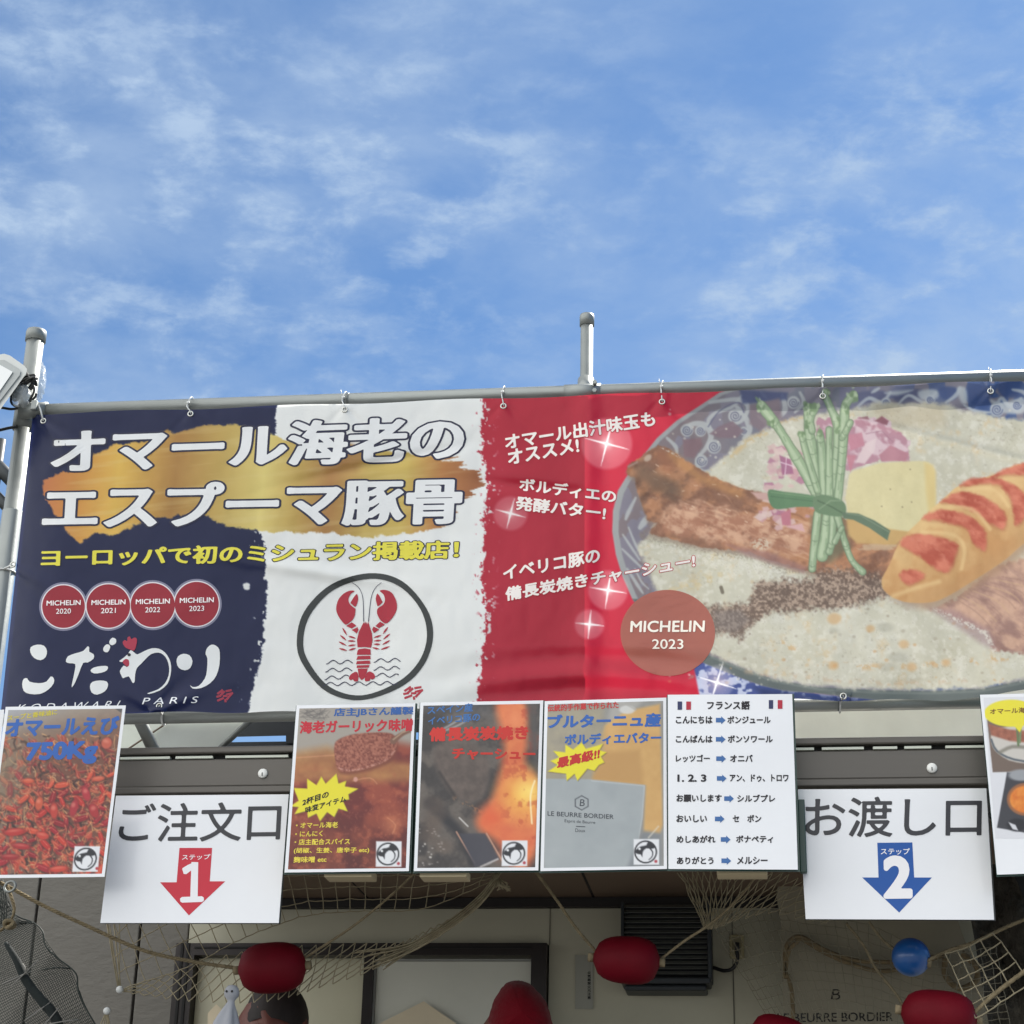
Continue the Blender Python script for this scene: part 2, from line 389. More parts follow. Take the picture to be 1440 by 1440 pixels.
def paint_banner():
    c=Canvas(-8,520,1620,1016,1.0,(240,241,238))
    X,Y=c.X,c.Y
    rag=(c.n(11,3,5)-.5)*22+(c.n(3,8,3)-.5)*12
    # gold map silhouette
    gold=[(60,676),(76,669),(89,662),(96,666),(128,641),(156,627),(196,622),(236,604),(246,610),(288,598),(334,597),(352,600),(374,606),(405,622),(450,612),(500,626),(560,636),(612,640),(644,644),(668,658),(680,680),(662,702),(648,704),(628,736),(588,749),(516,756),(464,750),(366,747),(340,742),(319,741),(290,724),(266,722),(240,728),(218,728),(160,752),(133,748),(113,765),(93,746),(74,720),(62,699)]
    xs=[55,120,165,245,300,370,420,465,520,570,620,680]
    cols=np.array([(178,104,62),(196,140,66),(208,168,78),(158,116,60),(176,146,78),(206,188,112),(178,148,78),(156,112,62),(184,158,84),(190,164,84),(168,112,62),(140,84,52)],float)
    g=np.stack([np.interp(X+(Y-680)*.12,xs,cols[:,k]) for k in range(3)],-1)
    g=np.minimum(g*1.08+6,250)+(c.n(30,5,3)[...,None]-.5)*10
    # navy panel with a torn right edge
    ey=[560,600,625,742,761,780,823,866,905,936,967,998,1016]; ex=[385,388,386,360,372,367,377,373,369,364,357,347,344]
    m=th(np.interp(Y,ey,ex)+rag*.55-X,-1,1)
    c.put((slice(None),slice(None)),m,(22,31,70))
    spk=th(c.n(6,21,3),.76,.80)*th(X,np.interp(Y,ey,ex)-28,np.interp(Y,ey,ex)-4)*m*(Y>740)
    c.put((slice(None),slice(None)),spk,(228,229,226))
    c.poly(cr([(342,822),(350,820),(352,827),(345,829)],4),(228,229,226),1,1,rough=rag*.25)
    st_=(c.n(30,401,4,5,.16,-.12)-.5)*th(X,560,660)*38
    c.poly(gold,g,1.4,1.,rough=rag*.34+st_*.8)
    c.poly(gold,(232,214,158),6,.22,tex=th(c.n(26,403,4,4,.3,-.1),.5,.75))
    c.poly([(455,628),(490,621),(520,640),(500,662),(455,660)],(152,104,60),8,.5)
    # bites of navy into the gold
    # red panel
    ry=[560,569,622,680,749,811,866,932,977,1016]; rx=[682,680,676,687,680,677,684,677,670,669]
    re=np.interp(Y,ry,rx)
    mr=th(X-re-rag*.75,-1,1)
    red=np.array((182,36,58),float)+ (c.n(60,31,3)[...,None]-.5)*8
    c.put((slice(None),slice(None)),mr,red)
    spk=th(c.n(6,41,3),.68,.74)*th(re+26-X,0,22)*mr
    c.put((slice(None),slice(None)),spk,(226,224,222))
    spk=th(c.n(6,45,3),.69,.75)*th(X-re+16,0,12)*(1-mr)
    c.put((slice(None),slice(None)),spk,(182,36,58))
    # ---- the bowl
    bowl=[(1012,552),(985,570),(951,592),(924,616),(897,650),(880,672),(869,690),(862,718),(861,748),(866,780),(875,810),(889,842),(912,874),(945,905),(991,933),(1033,950),(1071,964),(1101,971),(1150,975),(1230,984),(1320,990),(1400,988),(1480,975),(1560,940),(1640,860),(1640,540),(1500,520),(1100,520)]
    ext=[(975,935),(991,931),(1033,949),(1071,963),(1101,970),(1150,975),(1300,990),(1300,1010),(1010,1010),(985,985)]
    et=c.mixc((62,76,132),(176,182,204),th(c.n(12,51,3),.5,.6))
    c.poly(ext,et,2)
    c.poly([(1060,966),(1150,976),(1250,985),(1250,1000),(1090,1000)],(40,52,92),6,.8)
    c.poly(bowl,(146,150,152),1.2,1.)
    inner=[(1016,556),(989,574),(956,596),(929,620),(902,654),(887,676),(877,694),(871,720),(870,748),(875,780),(884,810),(897,842),(920,872),(952,899),(1001,922),(1041,938),(1088,955),(1150,966),(1230,970),(1311,971),(1381,968),(1440,956),(1520,925),(1600,860),(1640,800),(1640,535),(1500,525),(1100,525)]
    c.poly([(889,842),(912,874),(945,905),(991,933),(1033,950),(1071,964),(1101,971),(1150,975),(1230,984),(1320,990),(1400,988),(1480,975),(1480,940),(1440,956),(1381,968),(1311,971),(1230,970),(1150,966),(1088,955),(1041,938),(1001,922),(952,899),(920,872),(897,842)],(84,94,94),1.2)
    c.line([(1001,924),(1041,941),(1088,958),(1150,969),(1230,974),(1311,975),(1381,972),(1440,960)],3.0,(112,122,120),1.5,.7)
    c.poly(inner,(116,112,128),1.5)
    # porcelain pattern: mauve and blue patches, pale scrolls
    pn=c.n(26,61,3); pat=c.mixc((114,102,108),(102,106,122),th(X,960,1090))
    pat=np.where((X>1180)[...,None],c.mixc((104,104,130),(52,76,128),th(X,1200,1380)),pat)
    c.poly(inner,pat,1.5,tex=th(pn,.44,.50)*1.0)
    scr=(168,172,174)
    for P,w in (([(998,566),(1018,563),(1040,562),(1052,572),(1045,590),(1030,598)],7),([(1043,556),(1030,572),(1008,580),(996,592),(1002,606),(1018,602)],6),
                ([(960,604),(975,596),(992,598),(1000,612),(994,628),(984,640)],9),([(984,640),(980,656),(990,664),(1010,658)],8),([(1036,572),(1050,590),(1054,606),(1046,616)],9),
                ([(1100,556),(1104,576),(1092,590)],8),([(1125,552),(1130,566),(1118,580)],6),([(938,616),(950,628),(952,640)],6),([(1066,585),(1078,596),(1074,604)],6),
                ([(1070,552),(1078,560)],5),([(880,730),(884,720),(894,700)],6),([(884,742),(896,770),(908,782)],4),([(876,752),(900,788)],4),([(875,772),(904,800)],4),([(882,800),(896,822),(904,834)],5),([(900,742),(912,726)],10),([(893,800),(902,818),(912,828)],3)):
        c.line(P,[w*.6,w,w*.5],scr,1.5,.9,smooth=5)
    for x,y,r in ((1034,585,8),(966,605,7),(985,606,6),(1004,628,8),(986,648,7),(1116,566,7),(1403,574,7),(1046,606,4)):
        t=np.linspace(0,4.2*math.pi,40)
        c.ell(x,y,r+2,r+2,scr,1.5,.9)
        c.line(np.stack([x+r*(1-t/15)*np.cos(t),y+r*(1-t/15)*np.sin(t)],1),1.6,(92,94,118),.8,.9)
    c.line([(996,600),(1012,578),(1038,566),(1046,580)],2,(84,86,114),.8,.8,smooth=5)
    c.poly([(1040,548),(1108,552),(1106,562),(1044,568)],(44,56,104),3,.85)
    c.poly([(1010,600),(1030,592),(1046,606),(1036,616),(1012,616),(998,610)],(112,90,102),2,.9)
    c.poly([(960,618),(986,616),(988,626),(976,644),(962,642)],(118,90,98),2,.9)
    c.poly([(1054,570),(1096,560),(1100,588),(1068,606),(1054,596)],(116,98,108),3,.85)
    for P in ([(1256,552),(1262,566),(1290,570),(1296,548)],[(1206,552),(1210,566),(1240,562),(1244,550)]): c.poly(P,(66,72,110),3,.8,smooth=4)
    for P in ([(1322,545),(1326,562),(1344,560),(1346,546)],[(1360,542),(1364,566),(1388,574),(1392,552),(1380,540)],[(1404,538),(1408,556),(1430,558),(1434,536)]): c.poly(P,(38,62,118),3,.9,smooth=4)
    for P in ([(1292,550),(1296,562),(1318,560),(1316,548)],[(1346,546),(1352,566),(1360,566),(1358,546)],[(1392,562),(1410,566),(1440,560),(1440,580),(1410,580)],[(1244,552),(1262,556),(1284,548)]): c.poly(P,(178,186,192),3,.85,smooth=4)
    for P,w in (([(1206,572),(1222,560),(1240,566),(1252,552)],6),([(1262,570),(1278,556),(1300,566),(1316,552)],5),([(1330,566),(1344,556),(1350,545)],6),([(1356,570),(1372,578),(1392,580)],5),([(1398,578),(1408,560),(1420,572),(1436,560)],6),([(1424,548),(1440,552),(1452,566)],6),([(1226,552),(1236,546)],5)):
        c.line(P,[w*.5,w,w*.6],(176,184,192),1.6,.85,smooth=5)
    for x,y,r in ((1402,576,8),(1246,566,5),(1308,562,5),(1430,570,6)):
        t=np.linspace(0,4.2*math.pi,40); c.ell(x,y,r+2,r+2,(172,180,190),1.5,.8); c.line(np.stack([x+r*(1-t/15)*np.cos(t),y+r*(1-t/15)*np.sin(t)],1),1.6,(74,88,128),.8,.9)
    # soup
    soup=[(1150,580),(1112,588),(1081,602),(1041,620),(1017,643),(997,663),(930,720),(910,756),(896,768),(900,780),(906,790),(918,822),(940,870),(1003,921),(1042,938),(1090,955),(1150,965),(1230,969),(1311,970),(1381,967),(1440,954),(1530,915),(1620,840),(1640,600),(1500,590),(1440,590),(1400,586),(1361,578),(1321,567),(1230,568),(1200,574)]
    f1=c.n(40,71,3); f2=c.n(5,75,3); f3=c.n(2.2,79,2)
    st=c.mixc((190,186,164),(206,204,188),f1)+(f2[...,None]-.5)*7+(c.n(2.6,79,2)[...,None]-.5)*6+(c.n(90,77,2)[...,None]-.5)*26
    c.poly(soup,st,4,1.,rough=(c.n(7,78,4)-.5)*9)
    al=np.ones(X.shape)
    c.poly(soup,(210,180,134),2,.6,tex=th(c.n(26,83,4),.55,.75)*th(c.n(6,87,3),.35,.7)*.8)
    c.poly(soup,(158,150,132),2,.5,tex=th(c.n(3.4,91,3),.66,.80)*th(c.n(50,92,2),.4,.65))
    c.poly(soup,(224,222,210),2,.5,tex=th(c.n(7,95,4),.5,.75))
    for P,w in (([(997,663),(1010,652),(1030,640),(1050,622),(1080,606)],7),([(1090,598),(1110,590),(1130,588)],4)): c.line(P,w,(206,166,104),4,.55,tex=th(c.n(6,99,3),.38,.6))
    c.line([(1050,944),(1150,955),(1260,962),(1360,956)],6,(192,160,128),4,.5,tex=th(c.n(7,101,3),.5,.65))
    c.line([(1090,900),(1160,936),(1240,938),(1330,934),(1420,925)],9,(206,160,104),4,.6,tex=th(c.n(8,105,3),.52,.66))
    c.line([(1000,780),(1010,812),(940,830)],14,(206,178,122),8,.5,tex=th(c.n(8,107,3),.45,.65))
    rs=np.random.RandomState(77)
    for k in range(950):
        if k%3==0: t_=rs.rand(); x=np.interp(t_,[0,.3,.6,1],[905,980,1055,1140])+rs.normal(0,5); y=np.interp(t_,[0,.3,.6,1],[758,775,786,815])+abs(rs.normal(0,9))+3
        elif k%3==1: x,y=rs.uniform(1010,1440),rs.uniform(868,962)
        else: x,y=rs.uniform(930,1440),rs.uniform(575,965)
        r=rs.uniform(.7,1.9); c.ell(x,y,r+.5,r+.4,(226,224,212),.8,rs.uniform(.25,.6)); c.ell(x+.2,y+.2,r*.7,r*.6,(160,152,134),.7,rs.uniform(.2,.55))
    rs=np.random.RandomState(5)
    for k in range(130):
        x,y=rs.uniform(910,1440),rs.uniform(770,965)
        r=rs.uniform(.8,2.6); c.ell(x,y,r*1.2,r,(152,140,122) if k%3 else (196,150,100),1.2,rs.uniform(.25,.6))
    for k in range(60):
        x,y=rs.uniform(1190,1440),rs.uniform(580,660); c.ell(x,y,1.3,1.1,(146,138,124),1,rs.uniform(.2,.5))
    for x,y,r in ((1173,870,8),(1224,884,5),(1271,906,6),(1172,936,6),(1330,932,5),(1282,938,6)): c.ell(x,y,r*1.2,r,(206,156,98),3,.6)
    for x,y,r in ((1245,882,9),(1262,925,10),(1247,938,9),(1172,887,5)): c.ell(x,y,r*1.3,r*.7,(170,168,152),3,.6)
    c.line([(1014,826),(1016,833)],5,(96,88,74),1,.9)
    c.poly([(1230,568),(1330,566),(1330,600),(1230,604)],(168,152,122),10,.45)
    # rim of foam bubbles below the roast
    c.line([(905,752),(950,764),(1010,778),(1060,782),(1100,800),(1138,812)],13,(128,120,108),5,.5,tex=th(c.n(2.2,113,2),.5,.62))
    # roast pork slice
    meat=[(926,626),(914,632),(900,643),(884,652),(880,660),(884,668),(894,674),(896,693),(904,713),(910,731),(924,735),(912,750),(951,760),(991,770),(1053,776),(1090,790),(1138,804),(1180,815),(1240,815),(1270,790),(1290,760),(1262,744),(1190,730),(1130,705),(1081,694),(1053,690),(1001,670),(961,645),(940,630)]
    mm=c.mixc((124,82,62),(176,120,84),th(c.n(18,121,4,1.6,1,-.45),.35,.62))
    mm=mm*(1-.35*th(.7-c.n(30,127,3),.2,.5)[...,None]*th(1000-X,0,90)[...,None])
    mm=mm+(c.n(4,123,4)[...,None]-.5)*24
    c.poly([(p[0]+1,p[1]+5) for p in meat],(132,112,96),5,.7)
    c.poly(meat,mm,1.6,rough=(c.n(6,129,3)-.5)*5)
    lean=[(926,735),(946,710),(985,705),(1040,722),(1090,728),(1135,740),(1138,780),(1085,778),(1053,768),(990,760),(930,748)]
    c.poly(lean,c.mixc((158,104,80),(208,162,132),th(c.n(9,131,5,1.3,1,.3),.30,.68)),9,.9,rough=(c.n(8,133,3)-.5)*16)
    c.line([(944,640),(985,672),(1040,694)],12,(192,134,76),6,.55)
    for k in range(34):
        r_=np.random.RandomState(500+k); x=r_.uniform(915,1130); y=np.interp(x,[915,1130],[655,738])+r_.uniform(-8,44); c.line([(x,y),(x+r_.uniform(2,7),y+r_.uniform(-1,3))],r_.uniform(.8,2.),(244,214,184),.9,r_.uniform(.3,.65))
    for k in range(40):
        r_=np.random.RandomState(700+k); x=r_.uniform(905,1135); y=np.interp(x,[905,1135],[680,745])+r_.uniform(-10,50); c.ell(x,y,r_.uniform(1.5,5),r_.uniform(1,3),(98,58,44),1.6,r_.uniform(.2,.5),rot=.4)
    c.line([(930,640),(940,655)],16,(146,88,60),8,.7)
    c.line([(905,665),(945,690)],22,(96,74,60),9,.7)
    for k in range(26):
        r_=np.random.RandomState(300+k); x,y=r_.uniform(930,1120),0; y=np.interp(x,[930,1120],[668,730])+r_.uniform(-6,50); c.line([(x,y),(x+r_.uniform(8,22),y+r_.uniform(0,9)),(x+r_.uniform(20,40),y+r_.uniform(5,16))],[.6,r_.uniform(1.5,3.5),.6],(222,176,140) if k%3 else (110,66,46),1.6,r_.uniform(.25,.5),smooth=4)
    c.poly([(1020,765),(1080,776),(1135,797),(1130,806),(1050,782)],(142,100,100),4,.6)
    c.ell(1070,765,14,9,(206,190,168),3,.8,tex=th(c.n(2.2,135,2),.42,.6))
    c.line([(928,628),(945,637),(960,645)],2.4,(212,206,196),1,.8,tex=th(c.n(4,137,2),.4,.6))
    c.ell(911,644,6,4,(196,176,158),1.5,.8,rot=-.7); c.line([(884,656),(896,650)],3,(150,130,124),1.5,.7)
    # second slice at lower right
    m2=[(1450,784),(1402,793),(1378,814),(1343,842),(1308,856),(1351,872),(1388,889),(1398,916),(1440,919),(1500,925),(1600,900),(1600,790)]
    t2=c.mixc((150,112,102),(200,158,134),th(c.n(14,141,5,1.8,1,.6),.30,.68))+(c.n(4,143,4)[...,None]-.5)*20
    c.poly(m2,t2,3,rough=(c.n(5,145,3)-.5)*9)
    for k in range(9): c.line([(1345+k*8,843-k*4),(1372+k*10,860-k*5),(1392+k*9,880-k*6)],1.8,(206,168,126) if k%2 else (140,104,92),1.2,.45,smooth=4)
    c.poly([(1300,852),(1340,856),(1390,884),(1400,915),(1380,905),(1340,878)],(142,110,118),6,.55)
    c.line([(1315,858),(1350,873),(1386,890),(1398,915)],7,(226,222,208),3,.7,tex=th(c.n(2.2,147,2),.45,.6))
    # cracked pepper
    pep=[(989,852),(1031,851),(1053,848),(1064,820),(1100,816),(1142,816),(1150,802),(1190,799),(1240,808),(1250,838),(1210,850),(1166,856),(1120,860),(1081,862),(1057,881),(1041,900),(1026,890),(1005,890),(996,872)]
    pt=c.mixc((96,76,66),(166,142,124),th(c.n(3.0,151,3),.38,.70))
    c.poly(pep,pt,6,.95,rough=(c.n(4,153,3)-.5)*16)
    c.poly([(1003,860),(1040,856),(1056,872),(1036,890),(1006,884)],(112,106,106),6,.5)
    # red onion
    oni=[(1190,608),(1190,661),(1203,660),(1216,653),(1231,649),(1279,648),(1280,620),(1255,602),(1247,587),(1233,590),(1216,586),(1190,592),(1150,588),(1146,620)]
    ot=c.mixc((176,128,144),(212,184,192),th(c.n(11,161,3,1.4,1,.5),.36,.6))
    c.poly(oni,ot,1.6,rough=(c.n(7,163,2)-.5)*8)
    for P,col in (([(1230,592),(1240,585),(1250,592),(1247,598)],(132,72,86)),([(1203,650),(1216,624),(1232,616),(1230,634),(1216,652)],(222,200,202)),([(1236,640),(1252,626),(1278,638),(1274,648),(1240,649)],(176,116,130)),([(1191,612),(1212,608),(1216,626),(1196,634)],(190,122,140)),([(1190,640),(1204,640),(1196,664)],(186,116,132)),([(1206,588),(1220,585),(1222,590)],(136,88,98))): c.poly(P,col,1.5,.9)
    c.line([(1218,610),(1240,606),(1256,622)],1.4,(156,110,128),1,.7)
    rs=np.random.RandomState(9)
    for k in range(70):
        x=rs.normal(1108,20); y=rs.normal(660,24)
        if k>44: x=rs.normal(1098,24); y=rs.normal(718,10)
        if y>744 or x<1062: continue
        col=[(206,170,170),(168,108,136),(214,188,182),(190,142,150),(208,176,172)][k%5]; r=rs.uniform(3.5,8); t=rs.uniform(0,3)
        c.poly([(x+r*math.cos(t+a)*1.2,y+r*math.sin(t+a)*rs.uniform(.6,1)) for a in (0,1.3,2.8,4.3,5.4)],col,1.4,.85)
    c.poly([(1098,722),(1112,716),(1112,740),(1100,738)],(182,108,124),1.5); c.poly([(1104,740),(1128,736),(1132,748),(1108,742)],(206,160,160),1.5)
    c.poly([(1096,640),(1112,646),(1116,666),(1100,668)],(150,84,122),1.5,.85); c.line([(1098,650),(1116,656)],1.5,(220,190,205),.8); c.line([(1106,642),(1104,668)],1.2,(220,190,205),.8)
    c.poly([(1056,692),(1080,693),(1082,704),(1066,702)],(196,156,148),2)
    # butter
    c.poly([(1190,728),(1192,752),(1205,764),(1258,768),(1268,760),(1284,746)],(196,158,98),3)
    c.poly([(1200,764),(1262,766),(1256,774),(1208,774)],(196,172,140),2,.7,tex=th(c.n(4,167,3,3,1),.4,.6))
    but=[(1194,668),(1200,662),(1237,651),(1292,648),(1306,650),(1314,660),(1316,697),(1315,716),(1282,748),(1251,744),(1192,727),(1189,700)]
    bt=c.mixc((208,196,146),(218,208,160),c.n(40,171,3))+(c.n(4,173,3)[...,None]-.5)*7
    c.poly(but,bt,2)
    c.poly([(1300,650),(1312,654),(1316,664),(1316,716),(1306,722),(1302,690)],(216,190,124),4,.85)
    for x,y in ((1269,713),(1252,688),(1280,660),(1240,712),(1282,706)): c.ell(x,y,1.1,.9,(110,96,74),.8,.7)
    # samphire bundle
    gd,gm,gl=(96,118,90),(142,166,130),(178,196,162)
    st=[([(1071,571),(1086,590),(1100,610),(1118,640),(1134,668),(1152,704)],[12,12,9,12,12,11]),
        ([(1137,574),(1136,592),(1140,622),(1147,655),(1156,702)],[10,8,13,12,12]),
        ([(1148,572),(1140,590),(1142,606)],[8,7,7]),
        ([(1160,556),(1170,578),(1178,600),(1176,645),(1168,702)],[8,8,11,10,10]),
        ([(1200,556),(1189,570),(1187,596),(1184,645),(1178,702)],[11,9,11,9,9]),
        ([(1196,594),(1190,606),(1184,616)],[7,7,6]),
        ([(1153,610),(1156,640),(1160,702)],[7,11,11]),([(1127,612),(1136,645),(1150,690)],[6,7,8]),([(1166,604),(1166,650),(1166,702)],[7,8,9])]
    lo=[([(1150,722),(1146,760),(1142,800)],[10,9,8]),([(1163,724),(1160,754),(1156,782)],[12,12,14]),([(1172,724),(1170,760),(1166,776)],[9,8,7]),([(1178,728),(1188,762),(1198,788),(1213,804)],[8,7,6,8]),([(1184,742),(1174,762)],[5,6])]
    c.poly([(1140,726),(1186,726),(1196,770),(1168,792),(1146,782)],(96,100,76),6,.7)
    for P,w in st+lo:
        w=np.array(w,float); q=cr(P,6,False); rn=np.random.RandomState(int(P[0][0]+P[-1][1])); ww=np.interp(np.linspace(0,1,len(q)),np.linspace(0,1,len(w)),w)*(.88+.34*np.convolve(rn.rand(len(q)+2),[.25,.5,.25],'valid'))
        c.line(q,ww+2.4,gd,1); c.line(q,ww,gm,1.2); c.line(q-np.array([1.4,.4]),ww*.45,gl,1.5,.8)
        for k in range(len(q)-1):
            if rn.rand()<.5: o_=rn.uniform(-.4,.4)*ww[k]; c.line([q[k]+[o_,0],q[k+1]+[o_,rn.uniform(0,3)]],rn.uniform(.8,2.),(196,210,178) if rn.rand()<.5 else (104,130,96),.9,.5)
        for k in sorted(rn.choice(np.arange(2,len(q)-1),max(len(q)//6,1),replace=False)):
            t=q[k+1]-q[k-1]; t=t/ (np.hypot(*t)+1e-6); nn=np.array([-t[1],t[0]])*ww[k]*.45
            c.line([q[k]-nn,q[k]+t*2,q[k]+nn],1.1,gd,.8,.65)
    for x,y,r,k_ in ((1071,571,6,5),(1137,572,7,8),(1148,571,5,5),(1160,554,5,6),(1200,555,6,7),(1127,611,4,4),(1153,609,5,5),(1086,592,4,4),(1136,594,5,5),(1189,572,5,5),(1178,598,5,4)):
        for q_ in range(k_):
            r_=np.random.RandomState(int(x*7+y+q_)); c.ell(x+r_.normal(0,r*.55),y+r_.normal(0,r*.75),r_.uniform(1.8,3.4),r_.uniform(2.4,4.6),(104,132,92),1,.8,rot=r_.uniform(-.6,.6)); c.ell(x-.6+r_.normal(0,r*.5),y-.6+r_.normal(0,r*.7),r_.uniform(1.2,2.4),r_.uniform(1.8,3.4),(176,196,158),1,.75,rot=r_.uniform(-.6,.6))
    c.poly([(1081,689),(1100,691),(1146,698),(1148,712),(1120,713),(1092,716),(1082,706)],(84,122,86),1.2,smooth=4); c.line([(1084,698),(1144,705)],1.2,(60,92,66),1,.7); c.line([(1084,692),(1144,699)],1.2,(120,152,112),1,.7)
    c.poly([(1144,700),(1160,696),(1184,704),(1190,716),(1184,726),(1160,724),(1146,718)],(96,124,92),1.2,smooth=4); c.line([(1150,704),(1168,712),(1186,722)],2,(66,90,66),1,.8); c.line([(1152,716),(1168,704),(1182,704)],1.5,(136,160,126),1,.7)
    c.poly([(1184,720),(1207,722),(1230,732),(1252,746),(1248,760),(1222,742),(1200,731),(1186,729)],(88,110,88),1.2); c.line([(1190,722),(1210,725),(1250,748)],1.4,(128,146,120),1,.6)
    # glazed croissant finger
    cro=[(1470,648),(1440,653),(1428,654),(1400,667),(1351,682),(1325,703),(1297,729),(1267,760),(1251,794),(1240,816),(1246,833),(1271,846),(1307,847),(1331,839),(1371,815),(1412,788),(1440,764),(1500,720)]
    c.poly([(p[0]+7,p[1]+9) for p in cro],(134,104,90),9,.55)
    ct=c.mixc((206,152,88),(228,188,122),th(c.n(22,181,3),.3,.65))+(c.n(3,183,3)[...,None]-.5)*12
    c.poly(cro,ct,1.4,smooth=4)
    gr=th((X-1251)*.50+(Y-655)*.87,40,190); sl,mk=c.polym(cr(cro,4),1.4); c.put(sl,mk*.55,c.mixc((240,208,150),(176,122,74),gr))
    c.line([(1300,842),(1345,826),(1395,794),(1440,760)],22,(184,138,88),14,.5)
    rt=c.mixc((172,66,50),(214,116,92),th(c.n(12,187,5,1.6,1,.4),.25,.75)); rr=(c.n(6,189,3)-.5)*7
    for P in ([(1265,762),(1291,750),(1343,762),(1344,782),(1333,804),(1313,798),(1299,786),(1279,774)],[(1297,729),(1321,717),(1363,725),(1386,750),(1384,774),(1368,762),(1360,744),(1331,734)],[(1322,706),(1351,691),(1382,699),(1412,720),(1412,744),(1392,736),(1371,720),(1341,709)],[(1351,685),(1361,675),(1396,671),(1430,685),(1446,705),(1440,730),(1428,738),(1424,712),(1414,690),(1392,679)],[(1394,671),(1430,653),(1470,652),(1470,668),(1418,667)],[(1265,808),(1279,800),(1300,808),(1288,819),(1275,821)]):
        c.poly([(p[0]+1.5,p[1]+2.5) for p in P],(150,84,52),4,.45,smooth=3); c.poly(P,rt,3.2,.92,rough=rr*.7,smooth=3)
    for P in ([(1282,758),(1310,766),(1330,786)],[(1318,724),(1350,730),(1372,752)],[(1345,698),(1378,706),(1400,728)]): c.line(P,5,(216,128,104),3,.5,tex=th(c.n(4,191,3),.4,.6),smooth=4)
    for P in ([(1296,748),(1340,752),(1356,770),(1352,800)],[(1318,712),(1366,716),(1392,744)],[(1350,688),(1396,688),(1418,712)]): c.line(P,5,(232,196,136),2.5,.6,smooth=4)
    c.line([(1256,838),(1290,826),(1320,818)],6,(232,200,140),4,.6)
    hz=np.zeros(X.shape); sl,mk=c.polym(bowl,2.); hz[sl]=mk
    c.put((slice(None),slice(None)),hz*.13,(188,182,172)); c.C=c.C*(1-.09*hz[...,None])  # haze of light through the cloth, mixed into the bowl's print colours
    # sparkles
    sparkle(c,853,624,36,32,.25); sparkle(c,718,722,24,22,.25); sparkle(c,855,830,28,26,.15); sparkle(c,829,878,21,20,.1); sparkle(c,1008,960,24,30,.3,(196,190,210))
    return c

def brand_mark(c,x,y,s,skew=0.):
    # white square with a ring and a black fish curling inside it, s = side length
    q=lambda pts:[(x+u*s+v*s*skew,y+v*s) for u,v in pts]
    c.poly(q([(0,0),(1,0),(1,1),(0,1)]),(222,222,224),.8)
    t=np.linspace(0,2*math.pi,40)
    c.line(q([(.47+.42*math.cos(a),.5+.42*math.sin(a)) for a in t]),.055*s,(28,28,34),.7)
    c.poly(q([(.06,.5),(.16,.36),(.3,.28),(.5,.24),(.58,.1),(.84,.3),(.72,.38),(.5,.36),(.36,.5),(.34,.7),(.28,.6),(.16,.58)]),(34,35,42),.8,smooth=2)
    c.ell(x+.23*s+.38*s*skew,y+.38*s,.05*s,.05*s,(225,225,225),.6)
    c.line(q([(.62,.34),(.74,.5),(.72,.68),(.6,.8)]),[.05*s,.03*s],(34,35,42),.6,smooth=4)
    c.ell(x+.87*s,y+.87*s,.06*s,.06*s,(170,60,70),.8)

def burst(c,pts,col=(226,214,44)):
    c.poly([(p[0]+.8,p[1]+.8) for p in pts],(90,70,40),1,.8); c.poly(pts,col,.8)

